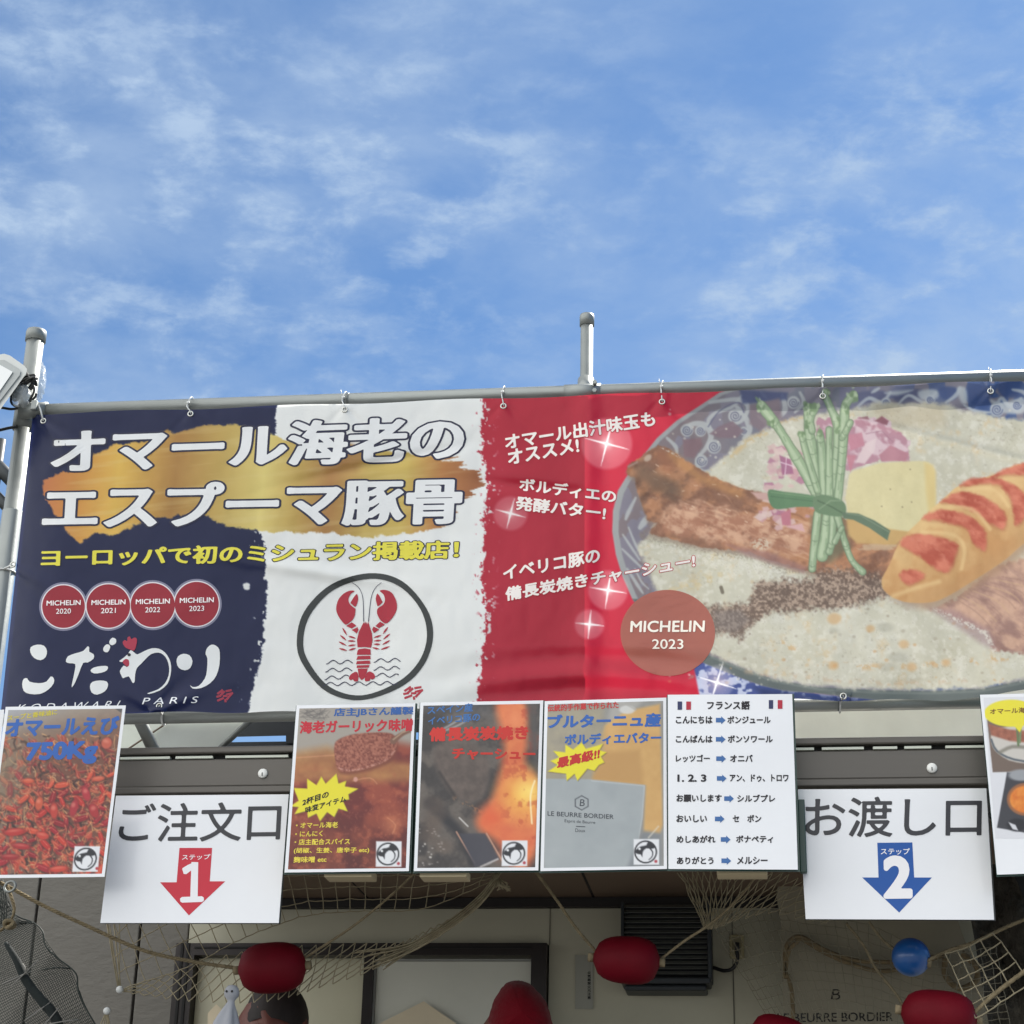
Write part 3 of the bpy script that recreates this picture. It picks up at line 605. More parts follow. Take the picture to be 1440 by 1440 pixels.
def paint_lobster_pile():
    c=Canvas(-30,985,185,1240,.75,(110,80,66)); X,Y=c.X,c.Y
    t=c.mixc((96,74,62),(150,118,88),c.n(9,11,4))
    t=c.mixc((150,138,122),(96,40,34),th(Y+X*.3,1010,1130))*.55+t*.45
    c.put((slice(None),slice(None)),np.ones(X.shape),t)
    c.put((slice(None),slice(None)),th(1050-Y-X*.1,0,70)*.8,c.mixc((176,186,200),(166,160,152),th(X,20,120)))
    c.put((slice(None),slice(None)),th(60-X,0,60)*th(Y,1040,1080)*.55,(136,126,112))
    rs=np.random.RandomState(3)
    big_=np.random.RandomState(21)
    for k in range(1500):
        x,y=rs.uniform(-24,176),1030+205*rs.rand()**.85
        a=rs.uniform(-.7,.7)+(1.25 if k%3 else 0); L=rs.uniform(5,17); cv=rs.uniform(-7,7); dp=(y-1030)/205.
        P=[(x,y),(x+L*.5*math.cos(a)-cv*math.sin(a)*.5,y+L*.5*math.sin(a)+cv*.5*math.cos(a)),(x+L*math.cos(a),y+L*math.sin(a))]
        r=rs.rand(); hz=.5+.5*dp
        if r<.36: c.line(P,rs.uniform(.8,1.7),[(198,132,84),(180,100,66),(206,160,112),(150,84,60)][k%4],.7,.8,smooth=3)
        elif r<.66: c.line(P,[1.5,rs.uniform(4,8.5),1.5],[(170,48,40),(146,32,38),(188,78,56),(128,28,34),(176,62,44)][k%5],1,.85*hz+.1,smooth=3); c.line(np.array(P)-[.7,1.3],[.4,1.2,.4],(226,150,122),.8,.5)
        elif r<.86: c.line(P,rs.uniform(1.4,4),[(62,42,38),(86,58,48),(48,30,30)][k%3],1,.75,smooth=3)
        else: c.ell(x,y,rs.uniform(1,2.4),rs.uniform(.8,1.8),(204,176,140),.8,.5)
    for k in range(70):
        x,y=big_.uniform(-10,170),big_.uniform(1085,1228); a=big_.uniform(0,3.1); r=big_.uniform(5,9); col=[(186,44,40),(158,28,42),(206,76,52),(140,24,36),(196,58,44)][k%5]
        c.ell(x+1,y+1.5,r*1.5,r*.62,(52,26,26),1.5,.6,rot=a); c.ell(x,y,r*1.4,r*.5,col,1,.95,rot=a); c.line([(x-r*math.cos(a)*.8,y-r*math.sin(a)*.8-1.5),(x+r*math.cos(a)*.6,y+r*math.sin(a)*.6-1.5)],[.5,1.8,.5],(240,168,140),.8,.6)
        for s_ in (-1,1): c.line([(x+s_*r*math.cos(a),y+s_*r*math.sin(a)),(x+s_*r*1.6*math.cos(a+.4*s_),y+s_*r*1.6*math.sin(a+.4*s_)),(x+s_*r*2.2*math.cos(a+.8),y+s_*r*2.2*math.sin(a+.8))],[1.6,.6],(212,132,92),.7,.8,smooth=3)
    c.put((slice(None),slice(None)),th(62-X-.2*(Y-1040),0,50)*th(Y,1036,1070)*th(1160-Y,0,50)*.6,c.mixc((122,108,90),(150,132,104),c.n(8,17,3)))
    for x,y,a,b,r,col in ((40,1098,9,4,0,(206,84,56)),(138,1095,10,4,-.1,(206,88,62)),(150,1045,8,9,.3,(196,92,72)),(104,1136,6,14,.25,(168,40,52)),(121,1116,6,12,-.3,(176,44,56)),(132,1140,7,12,-.4,(168,40,46)),(55,1130,6,11,.2,(200,86,58)),(76,1140,6,13,0,(188,60,50)),(82,1222,14,5,-.1,(200,60,46)),(20,1170,16,6,-.1,(180,44,42)),(30,1190,14,5,.1,(166,34,40)),(60,1175,10,6,.2,(196,62,50)),(14,1205,14,5,0,(150,28,36))):
        c.ell(x,y,a,b,(60,30,28),2,.6,rot=r); c.ell(x,y,a*.9,b*.9,col,1.5,.95,rot=r); c.ell(x-1,y-b*.3,a*.5,b*.25,(226,150,126),2,.5,rot=r)
    c.poly([(160,995),(172,995),(171,1003)],(86,84,84),.8)
    brand_mark(c,105,1190,36,-.1)
    return c

def paint_shrimp_paste():
    c=Canvas(398,985,590,1232,.75,(110,44,38)); X,Y=c.X,c.Y
    t=c.mixc((104,34,32),(146,66,48),th(c.n(34,211,4),.35,.65))
    t=np.where((Y<1090)[...,None],t,t*(1-.18*th(Y,1120,1200)[...,None]))
    c.put((slice(None),slice(None)),np.ones(X.shape),t)
    c.poly([(398,985),(590,985),(590,1050),(540,1040),(470,1062),(398,1072)],(158,150,140),9)
    c.poly([(398,1060),(460,1050),(500,1062),(590,1075),(590,1100),(398,1100)],c.mixc((150,96,58),(190,140,80),c.n(14,213,3)),9,.85)
    c.put((slice(None),slice(None)),th(c.n(12,215,5),.5,.78)*th(Y,1070,1100)*.5,(184,98,66))
    sc=[(470,1050),(476,1040),(500,1032),(540,1030),(556,1036),(556,1056),(540,1072),(500,1084),(478,1084),(472,1072)]
    c.poly([(p[0]+2,p[1]+4) for p in sc],(110,52,40),3,.7,smooth=4)
    c.poly(sc,c.mixc((118,58,46),(170,106,86),th(c.n(2.4,217,4),.25,.75)),1.4,smooth=4)
    c.line([(474,1080),(500,1083),(540,1070),(556,1054)],2.5,(196,142,126),1.2,.8,smooth=4,tex=th(c.n(2,219,2),.3,.6))
    c.line([(553,1042),(566,1032),(582,1026)],[9,6,4],(120,84,68),1.2,smooth=4); c.line([(553,1040),(566,1030),(582,1024)],1.5,(206,180,150),1,.7)
    for P in ([(410,1066),(470,1062)],[(496,1098),(520,1094),(530,1102)],[(545,1150),(556,1160),(552,1172)]): c.line(P,1.5,(214,150,110),1.2,.6,smooth=3)
    c.ell(500,1096,3,3.5,(206,150,136),1,.9); c.glow(552,1160,22,(206,130,90),.55,1.2)
    c.put((slice(None),slice(None)),th(c.n(3,221,2),.66,.80)*th(Y,1100,1120)*.25,(190,120,90))
    for k in range(40):
        r=np.random.RandomState(k); c.line([(420+r.rand()*40,996+r.rand()*16),(424+r.rand()*40,996+r.rand()*18)],.8,(90,86,84),.7,.5)
    burst(c,[(413,1108),(432,1109),(432,1095),(445,1104),(452,1092),(458,1102),(473,1088),(476,1102),(487,1098),(485,1106),(504,1109),(490,1117),(491,1124),(482,1126),(489,1141),(476,1137),(470,1149),(460,1142),(450,1155),(445,1144),(433,1150),(432,1140),(414,1145),(420,1135),(408,1134),(420,1126)])
    brand_mark(c,529,1183,36,-.02)
    return c

def paint_charcoal_grill():
    c=Canvas(576,980,772,1232,.75,(70,64,62)); X,Y=c.X,c.Y
    t=c.mixc((56,52,52),(96,88,82),th(c.n(26,231,4),.35,.65))+(c.n(3,233,3)[...,None]-.5)*14
    c.put((slice(None),slice(None)),np.ones(X.shape),t)
    c.poly([(612,1050),(640,1040),(672,1050),(688,1075),(684,1110),(668,1128),(640,1120),(615,1085)],c.mixc((76,66,62),(112,98,90),c.n(9,235,3)),6,smooth=4)
    c.line([(640,1122),(662,1134),(676,1142)],5,(168,120,84),3,.7,tex=th(c.n(3,237,2),.4,.6))
    c.line([(618,1086),(640,1120)],3,(40,36,36),3,.8)
    c.line([(604,1130),(650,1176),(665,1210)],14,(34,34,40),6,.9,smooth=4)
    fl=[(697,985),(738,985),(742,1040),(740,1075),(757,1100),(757,1190),(730,1226),(706,1190),(676,1168),(672,1150),(692,1120),(704,1080),(708,1040)]
    c.poly(fl,c.mixc((214,96,60),(232,136,80),c.n(16,239,3)),9,.95,smooth=4)
    c.glow(724,1012,34,(240,150,100),.7,1.2); c.glow(736,1118,52,(250,196,84),.9,1.1); c.glow(744,1112,26,(255,226,120),.8,1); c.glow(690,1150,30,(226,92,50),.7,1.1); c.glow(716,1190,34,(222,100,60),.6,1.2)
    c.put((slice(None),slice(None)),th(c.n(13,241,4),.55,.7)*th(X,690,720)*.45,(176,58,40))
    c.poly([(742,985),(757,985),(757,1090),(748,1060)],(84,80,78),7,.9)
    for P in ([(748,1158),(746,1120),(752,1098)],): c.line(P,2.2,(255,240,190),1,.85,smooth=4)
    for P in ([(642,1170),(668,1214)],[(684,1172),(706,1210)],): c.line(P,2.2,(196,148,124),1,.9)
    c.poly([(646,1172),(682,1172),(702,1208),(668,1220)],(62,62,72),2,.9); c.line([(676,1219),(700,1208)],2.5,(190,184,180),1,.9); c.line([(668,1222),(690,1214)],2,(150,144,142),1,.7)
    rs=np.random.RandomState(4)
    for k in range(26):
        x,y=rs.uniform(588,625),rs.uniform(1165,1218); c.ell(x,y,rs.uniform(.8,2.2),rs.uniform(.7,1.5),(206,200,192),.8,rs.uniform(.3,.9))
    for k in range(5): c.ell(594+rs.rand()*30,1130+k*15,14,10,(96,80,70),6,.5)
    c.line([(646,1150),(658,1162)],2,(220,216,210),.8,.8)
    for P in ([(618,1030),(640,1022),(655,1014)],[(625,1024),(650,1010)]): c.line(P,2.6,(206,208,212),1.4,.5,smooth=3)
    c.poly([(590,985),(690,985),(690,1010),(590,1000)],(92,92,96),10,.5)
    brand_mark(c,706,1182,36,-.02)
    return c

def paint_butter_pack():
    c=Canvas(755,978,948,1232,.75,(150,150,144)); X,Y=c.X,c.Y
    t=c.mixc((128,126,122),(160,158,152),c.n(20,251,3))
    c.put((slice(None),slice(None)),np.ones(X.shape),t)
    c.poly([(862,984),(905,984),(880,1010),(850,1030)],(166,162,156),5)
    c.poly([(880,1000),(928,990),(932,1160),(928,1172),(905,1170),(908,1105),(832,1098),(836,1060),(850,1020)],c.mixc((196,152,92),(212,170,108),c.n(18,253,3)),3)
    c.poly([(832,1060),(900,1054),(905,1104),(832,1098)],(184,140,84),6,.8)
    c.poly([(765,1000),(850,990),(848,1060),(830,1098),(765,1098)],c.mixc((146,138,122),(172,160,132),c.n(12,255,3)),6,.8)
    c.poly([(765,1095),(832,1096),(907,1104),(903,1150),(898,1182),(890,1222),(765,1222)],c.mixc((150,156,158),(166,171,172),c.n(30,257,3)),1.5)
    c.line([(832,1098),(906,1105),(903,1150),(892,1215)],1.5,(188,192,192),1,.7)
    c.poly([(904,1168),(930,1172),(930,1224),(880,1224)],(120,124,128),5,.8); c.line([(912,1178),(926,1162)],2,(214,206,190),1.2,.7)
    c.ell(882,998,11,6,(206,204,200),1.5,.9); c.line([(862,995),(876,989),(894,998)],2.5,(170,166,160),1.2,.8,smooth=3)
    burst(c,[(778,1056),(795,1058),(795,1047),(806,1054),(818,1044),(824,1053),(848,1046),(843,1055),(853,1058),(845,1064),(850,1072),(842,1076),(836,1084),(826,1081),(812,1098),(808,1088),(797,1098),(796,1088),(770,1085),(784,1076),(774,1070),(786,1065)])
    q=[(809,1118+0),(818,1119),(827,1124),(827,1134),(818,1138),(809,1134),(809,1124)]
    c.line([(818,1119),(827,1124),(827,1134),(818,1139),(809,1134),(809,1124),(818,1119)],1.3,(70,74,80),.7)
    brand_mark(c,891,1180,36,0)
    return c

def paint_ramen_photo():
    c=Canvas(1376,975,1478,1180,.75,(214,214,218)); X,Y=c.X,c.Y
    c.poly([(1388,1012),(1480,1008),(1480,1084),(1396,1086)],(110,94,84),1)
    c.poly([(1394,1045),(1396,1030),(1416,1022),(1480,1020),(1480,1070),(1430,1072),(1404,1060)],(196,190,182),1.5,smooth=3)
    c.poly([(1390,1018),(1420,1026),(1480,1030),(1480,1048),(1420,1042),(1394,1034)],c.mixc((128,74,58),(176,110,86),c.n(5,261,3)),2)
    c.line([(1394,1040),(1402,1056),(1426,1068),(1470,1074)],3,(92,98,104),1,smooth=3); c.line([(1406,1058),(1424,1050),(1450,1052)],5,(120,116,104),2,.8,smooth=3)
    c.line([(1430,1022),(1432,1048)],3,(96,116,78),1); c.line([(1436,1016),(1434,1044)],3,(110,132,92),1)
    c.ell(1422,1003,38,19,(226,214,50),1); c.poly([(1422,1016),(1440,1018),(1434,1030)],(226,214,50),1)
    c.poly([(1416,1086),(1480,1086),(1480,1178),(1402,1164)],(58,58,64),1)
    c.ell(1436,1090,18,8,(150,152,156),2); c.ell(1442,1124,26,23,(150,96,60),1.5); c.ell(1442,1124,22,19,c.mixc((206,104,32),(230,146,60),c.n(6,263,3)),1.5)
    c.ell(1430,1160,14,9,(34,34,40),2); c.poly([(1418,1156),(1428,1160),(1432,1168),(1424,1166)],(206,206,210),1)
    return c
# ---------------------------------------------------------------- shared materials
galv=mat('galvanised_steel',srgb(142,146,144),.5,.7,.5,var=.07,vscale=14,bump=.05,bscale=120,rvar=.1)
galv_dark=mat('weathered_steel',srgb(120,124,122),.5,.7,.5,var=.2,vscale=24,rvar=.1)
dark_steel=mat('dark_painted_pipe',srgb(52,56,58),.5,.3,.5,var=.2)
nylon=mat('white_nylon',srgb(196,198,196),.4,var=.05)
black_rub=mat('black_cable_rubber',srgb(22,22,24),.45,var=.1)
rope_m=mat('hemp_rope',srgb(128,116,92),.9,var=.3,vscale=60,bump=.6,bscale=120,bdist=.004,spec=.2)
net_m=mat('net_twine',srgb(150,140,116),.9,var=.25,vscale=40,spec=.2)
paper=mat('white_laminated_paper',srgb(226,227,230),.3,spec=.5,var=.02,coat=.35,bump=.04,bscale=9,bdist=.02)
green_pl=mat('dark_green_plastic',srgb(30,62,54),.35,var=.15)
def ink(name,c,t=.0,rough=.30,coat=.0): return mat(name,srgb(*c),rough,spec=.26,transl=t,coat=coat)
# ================================================================ GROUND
G=60.
o=obj('ground',[(-G,-G,0),(G,-G,0),(G,G,0),(-G,G,0)],[(0,1,2,3)],mat('asphalt',srgb(88,87,85),.9,var=.2,vscale=3,bump=.2,bscale=30),loc=(0,0,0)); tag(o,kind='structure')
# ================================================================ SHOP BANNER
Y0=0.
ties=[(268,577),(485,571),(708,566),(931,560),(1157,552),(1393,545)]
def g1(d,s): return np.exp(-(d/s)**2)
def wr(x,y):
    x=np.asarray(x,float); y=np.asarray(y,float)
    le=46-(y-586)*.1076
    d=.010*(fbm(x/170.,y/230.,301,3)-.5)+.004*(fbm(x/45.,y/60.,307,3)-.5)
    d=d*1.6
    d=d-.007*g1(x-825,16)+.004*g1(x-850,22)
    for tx,ty in ties:
        dy=np.clip(y-ty,0,None); d=d-.006*g1(x-tx,7+.28*dy)*np.exp(-dy/26.)
        for q in (-1,1): d=d+.0025*g1(x-tx-q*dy*.9,5+.1*dy)*np.exp(-dy/40.)
    def ray(x0,y0,dx,dy,a,wd,Ln):
        n=math.hypot(dx,dy); u=((x-x0)*dx+(y-y0)*dy)/n; v=((x-x0)*dy-(y-y0)*dx)/n
        return a*g1(v,wd+.12*np.clip(u,0,None))*np.exp(-np.clip(u,0,None)/Ln)*(u>-12)
    d=d+ray(58,590,1,1.15,-.010,5,60)+ray(58,590,1,.55,.006,5,70)+ray(12,795,1,.55,-.010,5,60)+ray(12,795,1,.95,.006,6,60)
    d=d+ray(222,998,1,-.45,-.012,5,60)+ray(222,998,-1,-.55,-.008,6,50)+ray(222,998,.9,-1,.007,6,50)
    d=d+ray(1185,978,-1,-.25,-.008,5,60)+ray(1185,978,1,-.3,-.008,5,60)
    win=np.clip((y-905)/50.,0,1)*g1(x-845,150)
    yy=y-18*((x-830)/170.)**2
    d=d+win*(.009*np.sin((yy-905)/8.2)+.006*np.sin((yy-905)/14.))
    win2=np.clip((y-930)/60.,0,1)*np.clip((x-1130)/80.,0,1)
    d=d+win2*.008*np.sin(x/33.)+np.clip((610-y)/40.,0,1)*np.clip((x-1060)/60.,0,1)*.005*np.sin(x/19.+y/14.)
    d=d-.0045*g1(y-(600+.25*(x-1250)),6)*np.clip((x-1180)/60.,0,1)
    d=d+.004*np.sin((x+y*.6)/70.)
    d=d+.006*g1(y-(700+.10*(x-900)),9)*g1(x-760,90)+.006*g1(y-(655-.22*(x-520)),8)*g1(x-520,110)-.006*g1(y-(800+.15*(x-420)),10)*g1(x-430,120)
    return d*1.25+.045*np.clip((le+66-x)/66.,0,1)**2
def bpt(x,y,lay=0.): return at(x,y,Y0+wr(x,y)-lay)
ttl=lambda x: 582.5-(np.asarray(x)-46)*.0341+1.2*np.sin(np.asarray(x)/37.)
btl_x=[-20,100,420,560,700,900,1000,1120,1185,1250,1330,1400,1440,1560,1640]
btl_y=[1003,1002.5,1001,997,991,988,986,984,985,984,985,978,970,968,962]
def sheet(name,x0f,x1,step,layoff,canvas,material,parent):
    nx=int((x1+3)/step); ny=int(425/step)
    u=np.linspace(0,1,nx)[None,:]; v=np.linspace(0,1,ny)[:,None]
    xt=46+u*(x1-46); xb=1+u*(x1-1); yt=ttl(xt); yb=np.interp(xb,btl_x,btl_y)+1.2*np.sin(xb/23.)
    x=xt+(xb-xt)*v; y=yt+(yb-yt)*v
    p=bpt(x,y,layoff).reshape(-1,3)
    return grid_obj(name,p,nx,ny,lin(canvas.sample(x,y)*255).reshape(-1,3) if canvas is not None else None,material,parent)
def grid_obj(name,p,nx,ny,cols,material,parent,smooth=True):
    base=np.array(wloc(parent)) if parent is not None else p.mean(0)
    me=bpy.data.meshes.new(name); nf=(nx-1)*(ny-1)
    i=(np.arange(ny-1)[:,None]*nx+np.arange(nx-1)[None,:]).ravel()
    q=np.stack([i,i+nx,i+nx+1,i+1],1).astype(np.int32)
    me.vertices.add(len(p)); me.vertices.foreach_set('co',(p-base).astype(np.float32).ravel())
    me.loops.add(nf*4); me.loops.foreach_set('vertex_index',q.ravel()); me.polygons.add(nf)
    me.polygons.foreach_set('loop_start',np.arange(0,nf*4,4,dtype=np.int32))
    if smooth: me.polygons.foreach_set('use_smooth',np.ones(nf,bool))
    me.update(calc_edges=True); me.validate()
    if cols is not None:
        a=me.color_attributes.new('Col','FLOAT_COLOR','POINT'); a.data.foreach_set('color',np.concatenate([cols,np.ones((len(cols),1))],1).astype(np.float32).ravel())
    me.materials.append(material); o=bpy.data.objects.new(name,me)
    o.parent=parent; COL.objects.link(o)
    if parent is None: o.location=base
    return o
TR=.22
vinyl=mat('printed_vinyl',None,.32,spec=.26,attr=True,transl=TR,bump=.05,bscale=60,bdist=.004)
ban=thing('shop_banner',P(720,1000,Y0),'long vinyl banner in navy, white and red with a bowl of soup','banner')
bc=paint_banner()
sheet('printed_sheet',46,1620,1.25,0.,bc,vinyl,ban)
bc=None
# unseen backing sheet added to keep sunlight off the left part of the print
nx,ny=120,40
u=np.linspace(0,1,nx)[None,:]; v=np.linspace(0,1,ny)[:,None]
xx=(52-v*43)+u*(825-52+v*43); yy=(ttl(xx)+3)+v*(np.interp(xx,btl_x,btl_y)-4-ttl(xx)-3)
grid_obj('backlight_blocker',bpt(xx,yy,-.006).reshape(-1,3),nx,ny,None,mat('grey_blocker_cloth',srgb(120,120,120),.9,var=.1),ban)
def print_px(name,v,f,col,lay,parent,surf,mx=24,t=0.,label=None,fine=False):
    if fine: v,f=finer(v,f,7)
    p=surf(v[:,0],v[:,1],lay)
    key='ink_%d_%d_%d_%d'%(*col,int(t*100))
    o=obj(name,p,f,ink(key,col,t),parent); facecam(o)
    if label: o['label']=label
    return o
def joinpx(L):
    V=[];F=[]; n=0
    for v,f in L: V.append(np.asarray(v)); F+=[[i+n for i in g] for g in f]; n+=len(v)
    return np.concatenate(V),F
def ribbon(pts,w,smooth=0,closed=False):
    if smooth: pts=cr(pts,smooth,closed)
    p=np.array(pts,float); n=len(p); ww=np.interp(np.linspace(0,1,n),np.linspace(0,1,len(np.atleast_1d(w))),np.atleast_1d(w))/2
    if closed: t=np.roll(p,-1,0)-np.roll(p,1,0)
    else: t=np.gradient(p,axis=0)
    t/=np.hypot(t[:,0],t[:,1])[:,None]+1e-9; q=np.stack([-t[:,1],t[:,0]],1)*ww[:,None]
    v=np.concatenate([p+q,p-q]); f=[]
    for i in range(n if closed else n-1):
        j=(i+1)%n; f+=[[i,j,n+j],[i,n+j,n+i]]
    return v,f
def disc(cx,cy,rx,ry,n=40):
    st=max(min(rx,ry)/24.,.35); gx=np.arange(cx-rx-2*st,cx+rx+3*st,st); gy=np.arange(cy-ry-2*st,cy+ry+3*st,st)
    X,Y=np.meshgrid(gx,gy); return fill_field(gx,gy,(np.hypot((X-cx)/rx,(Y-cy)/ry)-1)*min(rx,ry))
def lens(a,b,w):
    a,b=np.array(a,float),np.array(b,float); return ribbon([a+(b-a)*t for t in np.linspace(0,1,7)],[.4,w*.8,w,w*.7,.4])
NAVY=(38,40,66)
def banner_text(name,text,bl,br,tl,col,bold,outl=None,ocol=NAVY,space=1.,an=1.,ane=None):
    t=text_px(text,bl,br,tl,bold,space=space,an=an)
    o=print_px(name,*t,col,.0016,ban,bpt,t=.12)
    if outl:
        t2=text_px(text,bl,br,tl,bold,extra=outl,space=space,an=an,ane=ane)
        print_px('lettering_outline',*t2,ocol,.0008,o,bpt,t=.12)
    return o
WHT=(230,231,231)
banner_text('headline_lettering','オマール海老の',(70,668),(651,648),(74,602),WHT,.044,.036,an=2.0,ane=1.38)
banner_text('headline_lettering','エスプーマ豚骨',(58,748),(648,738),(62,680),WHT,.044,.036,an=2.0,ane=1.38)
banner_text('subheading_lettering','ヨーロッパで初のミシュラン掲載店！',(57,798),(645,786),(58,771),(226,216,74),.038,.04,(40,40,62),an=1.7,ane=1.3)
for tx,a,b,c in (('オマール出汁味玉も',(711,633),(922,599),(709,611)),('オススメ!',(715,654),(815,636),(713,633)),('ボルディエの',(730,690),(866,708),(731,671)),('発酵バター!',(724,717),(851,732),(726,697)),('イベリコ豚の',(708,817),(844,791),(707,796)),('備長炭焼きチャーシュー!',(711,846),(978,798),(710,826))):
    banner_text('slogan_lettering',tx,a,b,c,(244,236,230),.03,.04,(184,48,62))
# small red roundels
for k,(cx,cy,r) in enumerate(((89.3,853,30),(152.4,852.2,30.6),(214.8,851,31),(276.6,849.2,31))):
    rd=print_px('red_roundel',*disc(cx,cy,r,r),(150,34,50),.0012,ban,bpt,t=.12)
    print_px('roundel_rim',*ribbon([(cx+(r+.6)*math.cos(a),cy+(r+.6)*math.sin(a)) for a in np.linspace(0,2*math.pi,48,endpoint=False)],2.0,closed=True),(214,208,212),.0010,rd,bpt)
    print_px('roundel_glow',*ribbon([(cx+(r+2.8)*math.cos(a),cy+(r+2.8)*math.sin(a)) for a in np.linspace(0,2*math.pi,48,endpoint=False)],2.8,closed=True),(118,118,140),.0004+k*.00004,rd,bpt)
    a=print_px('roundel_lettering',*text_px('MICHELIN',(cx-24,cy-1.2),(cx+24,cy-2.2),(cx-23.7,cy-8.4),.02),(238,228,228),.0026,rd,bpt)
    a=print_px('roundel_lettering',*text_px('202%d'%k,(cx-10.7,cy+10.3),(cx+10.3,cy+9.8),(cx-10.4,cy+3),.005),(238,228,228),.0026,rd,bpt)
bd=print_px('salmon_roundel',*disc(939,890,66.5,60.5,64),(176,104,90),.0012,ban,bpt,t=.15)
print_px('roundel_lettering',*text_px('MICHELIN',(886,889.2),(990.5,888.6),(887,873),.02),(248,240,226),.0028,bd,bpt)
print_px('roundel_lettering',*text_px('2023',(917,912.6),(961,912.6),(917,898.8),.008),(248,240,226),.0028,bd,bpt)
# lobster emblem
E_=lambda p: tr(p,410,790,.1389)
oe=cr([(790,115),(1120,196),(1370,480),(1432,760),(1335,1050),(1100,1270),(700,1400),(350,1312),(115,1040),(52,800),(130,500),(400,230)],6); ie=cr([(790,172),(1085,245),(1305,480),(1370,755),(1285,1015),(1065,1222),(705,1352),(385,1265),(172,1010),(118,800),(190,535),(430,282)],6)
n=len(oe); emb=print_px('emblem_ring',np.concatenate([E_(oe),E_(ie)]),[g for i in range(n) for g in ([i,(i+1)%n,n+(i+1)%n],[i,n+(i+1)%n,n+i])],(54,58,58),.0012,ban,bpt,t=.12)
LOB=[[(638,296),(590,292),(530,320),(475,380),(452,460),(460,520),(500,590),(545,635),(580,620),(630,570),(648,490),(640,470),(600,440),(578,400),(580,360),(605,320)],[(658,325),(674,380),(660,430),(645,455),(605,425),(600,408)],[(553,650),(610,612),(655,645),(610,676)],[(610,690),(668,660),(678,690),(660,725)],
 [(892,292),(950,285),(1010,310),(1050,370),(1068,440),(1055,510),(1010,580),(955,625),(900,590),(868,530),(866,490),(880,465),(930,430),(945,380),(930,330)],[(872,322),(852,370),(862,420),(875,450),(915,415),(918,400)],[(850,650),(895,605),(945,635),(885,672)],[(815,685),(830,655),(888,685),(835,722)],
 [(735,606),(715,640),(680,710),(662,790),(668,866),(740,862),(805,870),(820,800),(815,730),(790,650),(776,606),(765,632),(752,602),(742,632)],[(680,885),(740,876),(798,885),(802,940),(660,942),(668,900)],[(670,955),(796,950),(800,985),(655,990)],[(662,1005),(793,1000),(798,1033),(652,1035)],[(662,1048),(788,1045),(782,1070),(658,1074)],[(670,1082),(772,1080),(745,1170),(708,1198),(680,1165)],
 [(655,1112),(600,1140),(580,1180),(600,1198),(618,1190),(640,1210),(672,1205),(675,1150)],[(785,1110),(830,1130),(845,1170),(820,1190),(796,1186),(788,1204),(742,1205),(755,1140)]]
LEG=[((515,668),(560,742)),((575,752),(650,774)),((490,740),(556,796)),((568,800),(646,803)),((478,808),(556,848)),((573,850),(650,840)),((480,876),(562,898)),((580,894),(650,874)),((976,660),(923,732)),((908,744),(833,767)),((997,728),(928,784)),((908,794),(833,801)),((997,794),(918,839)),((897,836),(830,832)),((994,856),(903,889)),((887,883),(818,868))]
parts=[polyfill(E_(cr(p,3) if i in (0,1,4,5,14,15) else p)) for i,p in enumerate(LOB)]+[lens(*E_([a,b]),2.6) for a,b in LEG]
print_px('lobster_drawing',*joinpx(parts),(170,40,58),.0013,emb,bpt,fine=True,t=.12)
wv=[]
for x0,x1,y0,y1 in ((350,620,1035,1030),(832,1104,1018,1012),(342,614,1116,1108),(830,1098,1100,1092),(335,582,1196,1180),(848,1085,1160,1172),(322,1080,1256,1244)):
    xs=np.linspace(x0,x1,40); ph=(xs-x0)/143.*2*math.pi
    ys=np.interp(xs,[x0,x1],[y0,y1])-18+18*np.cos(ph)
    print_px('wave_line',*ribbon(E_(list(zip(xs,ys))),1.25),(52,52,76),.0013,emb,bpt,t=.12)
for p in ([(610,210),(680,262),(722,370),(730,605)],[(910,210),(850,262),(805,370),(779,605)]): print_px('antenna_line',*ribbon(E_(p),[.6,1.1],smooth=5),(52,52,76),.0013,emb,bpt,t=.12)
def seal(cx,cy,rx,ry,col,parent,lay):
    L=[]
    for a,b in (((-.8,-.2),(-.2,-.8)),((-.55,.1),(.0,-.6)),((-.9,.2),(-.4,.05)),((-.35,-.75),(-.25,-.1)),((.1,-.6),(.75,-.75)),((.15,-.1),(.9,-.35)),((.85,-.4),(.2,.6)),((-.8,.75),(-.1,.35)),((.05,.5),(.1,.95)),((-.2,.1),(.3,.05))):
        L.append(ribbon([(cx+a[0]*rx,cy+a[1]*ry),(cx+b[0]*rx,cy+b[1]*ry)],ry*.3))
    for k,g in enumerate(L): L[k]=g
    return [print_px('seal_stamp',*joinpx(L),col,lay,parent,bpt)]
seal(581,974,15.5,10.5,(168,42,60),emb,.0006); seal(316,978,13,10,(150,44,66),ban,.0006)
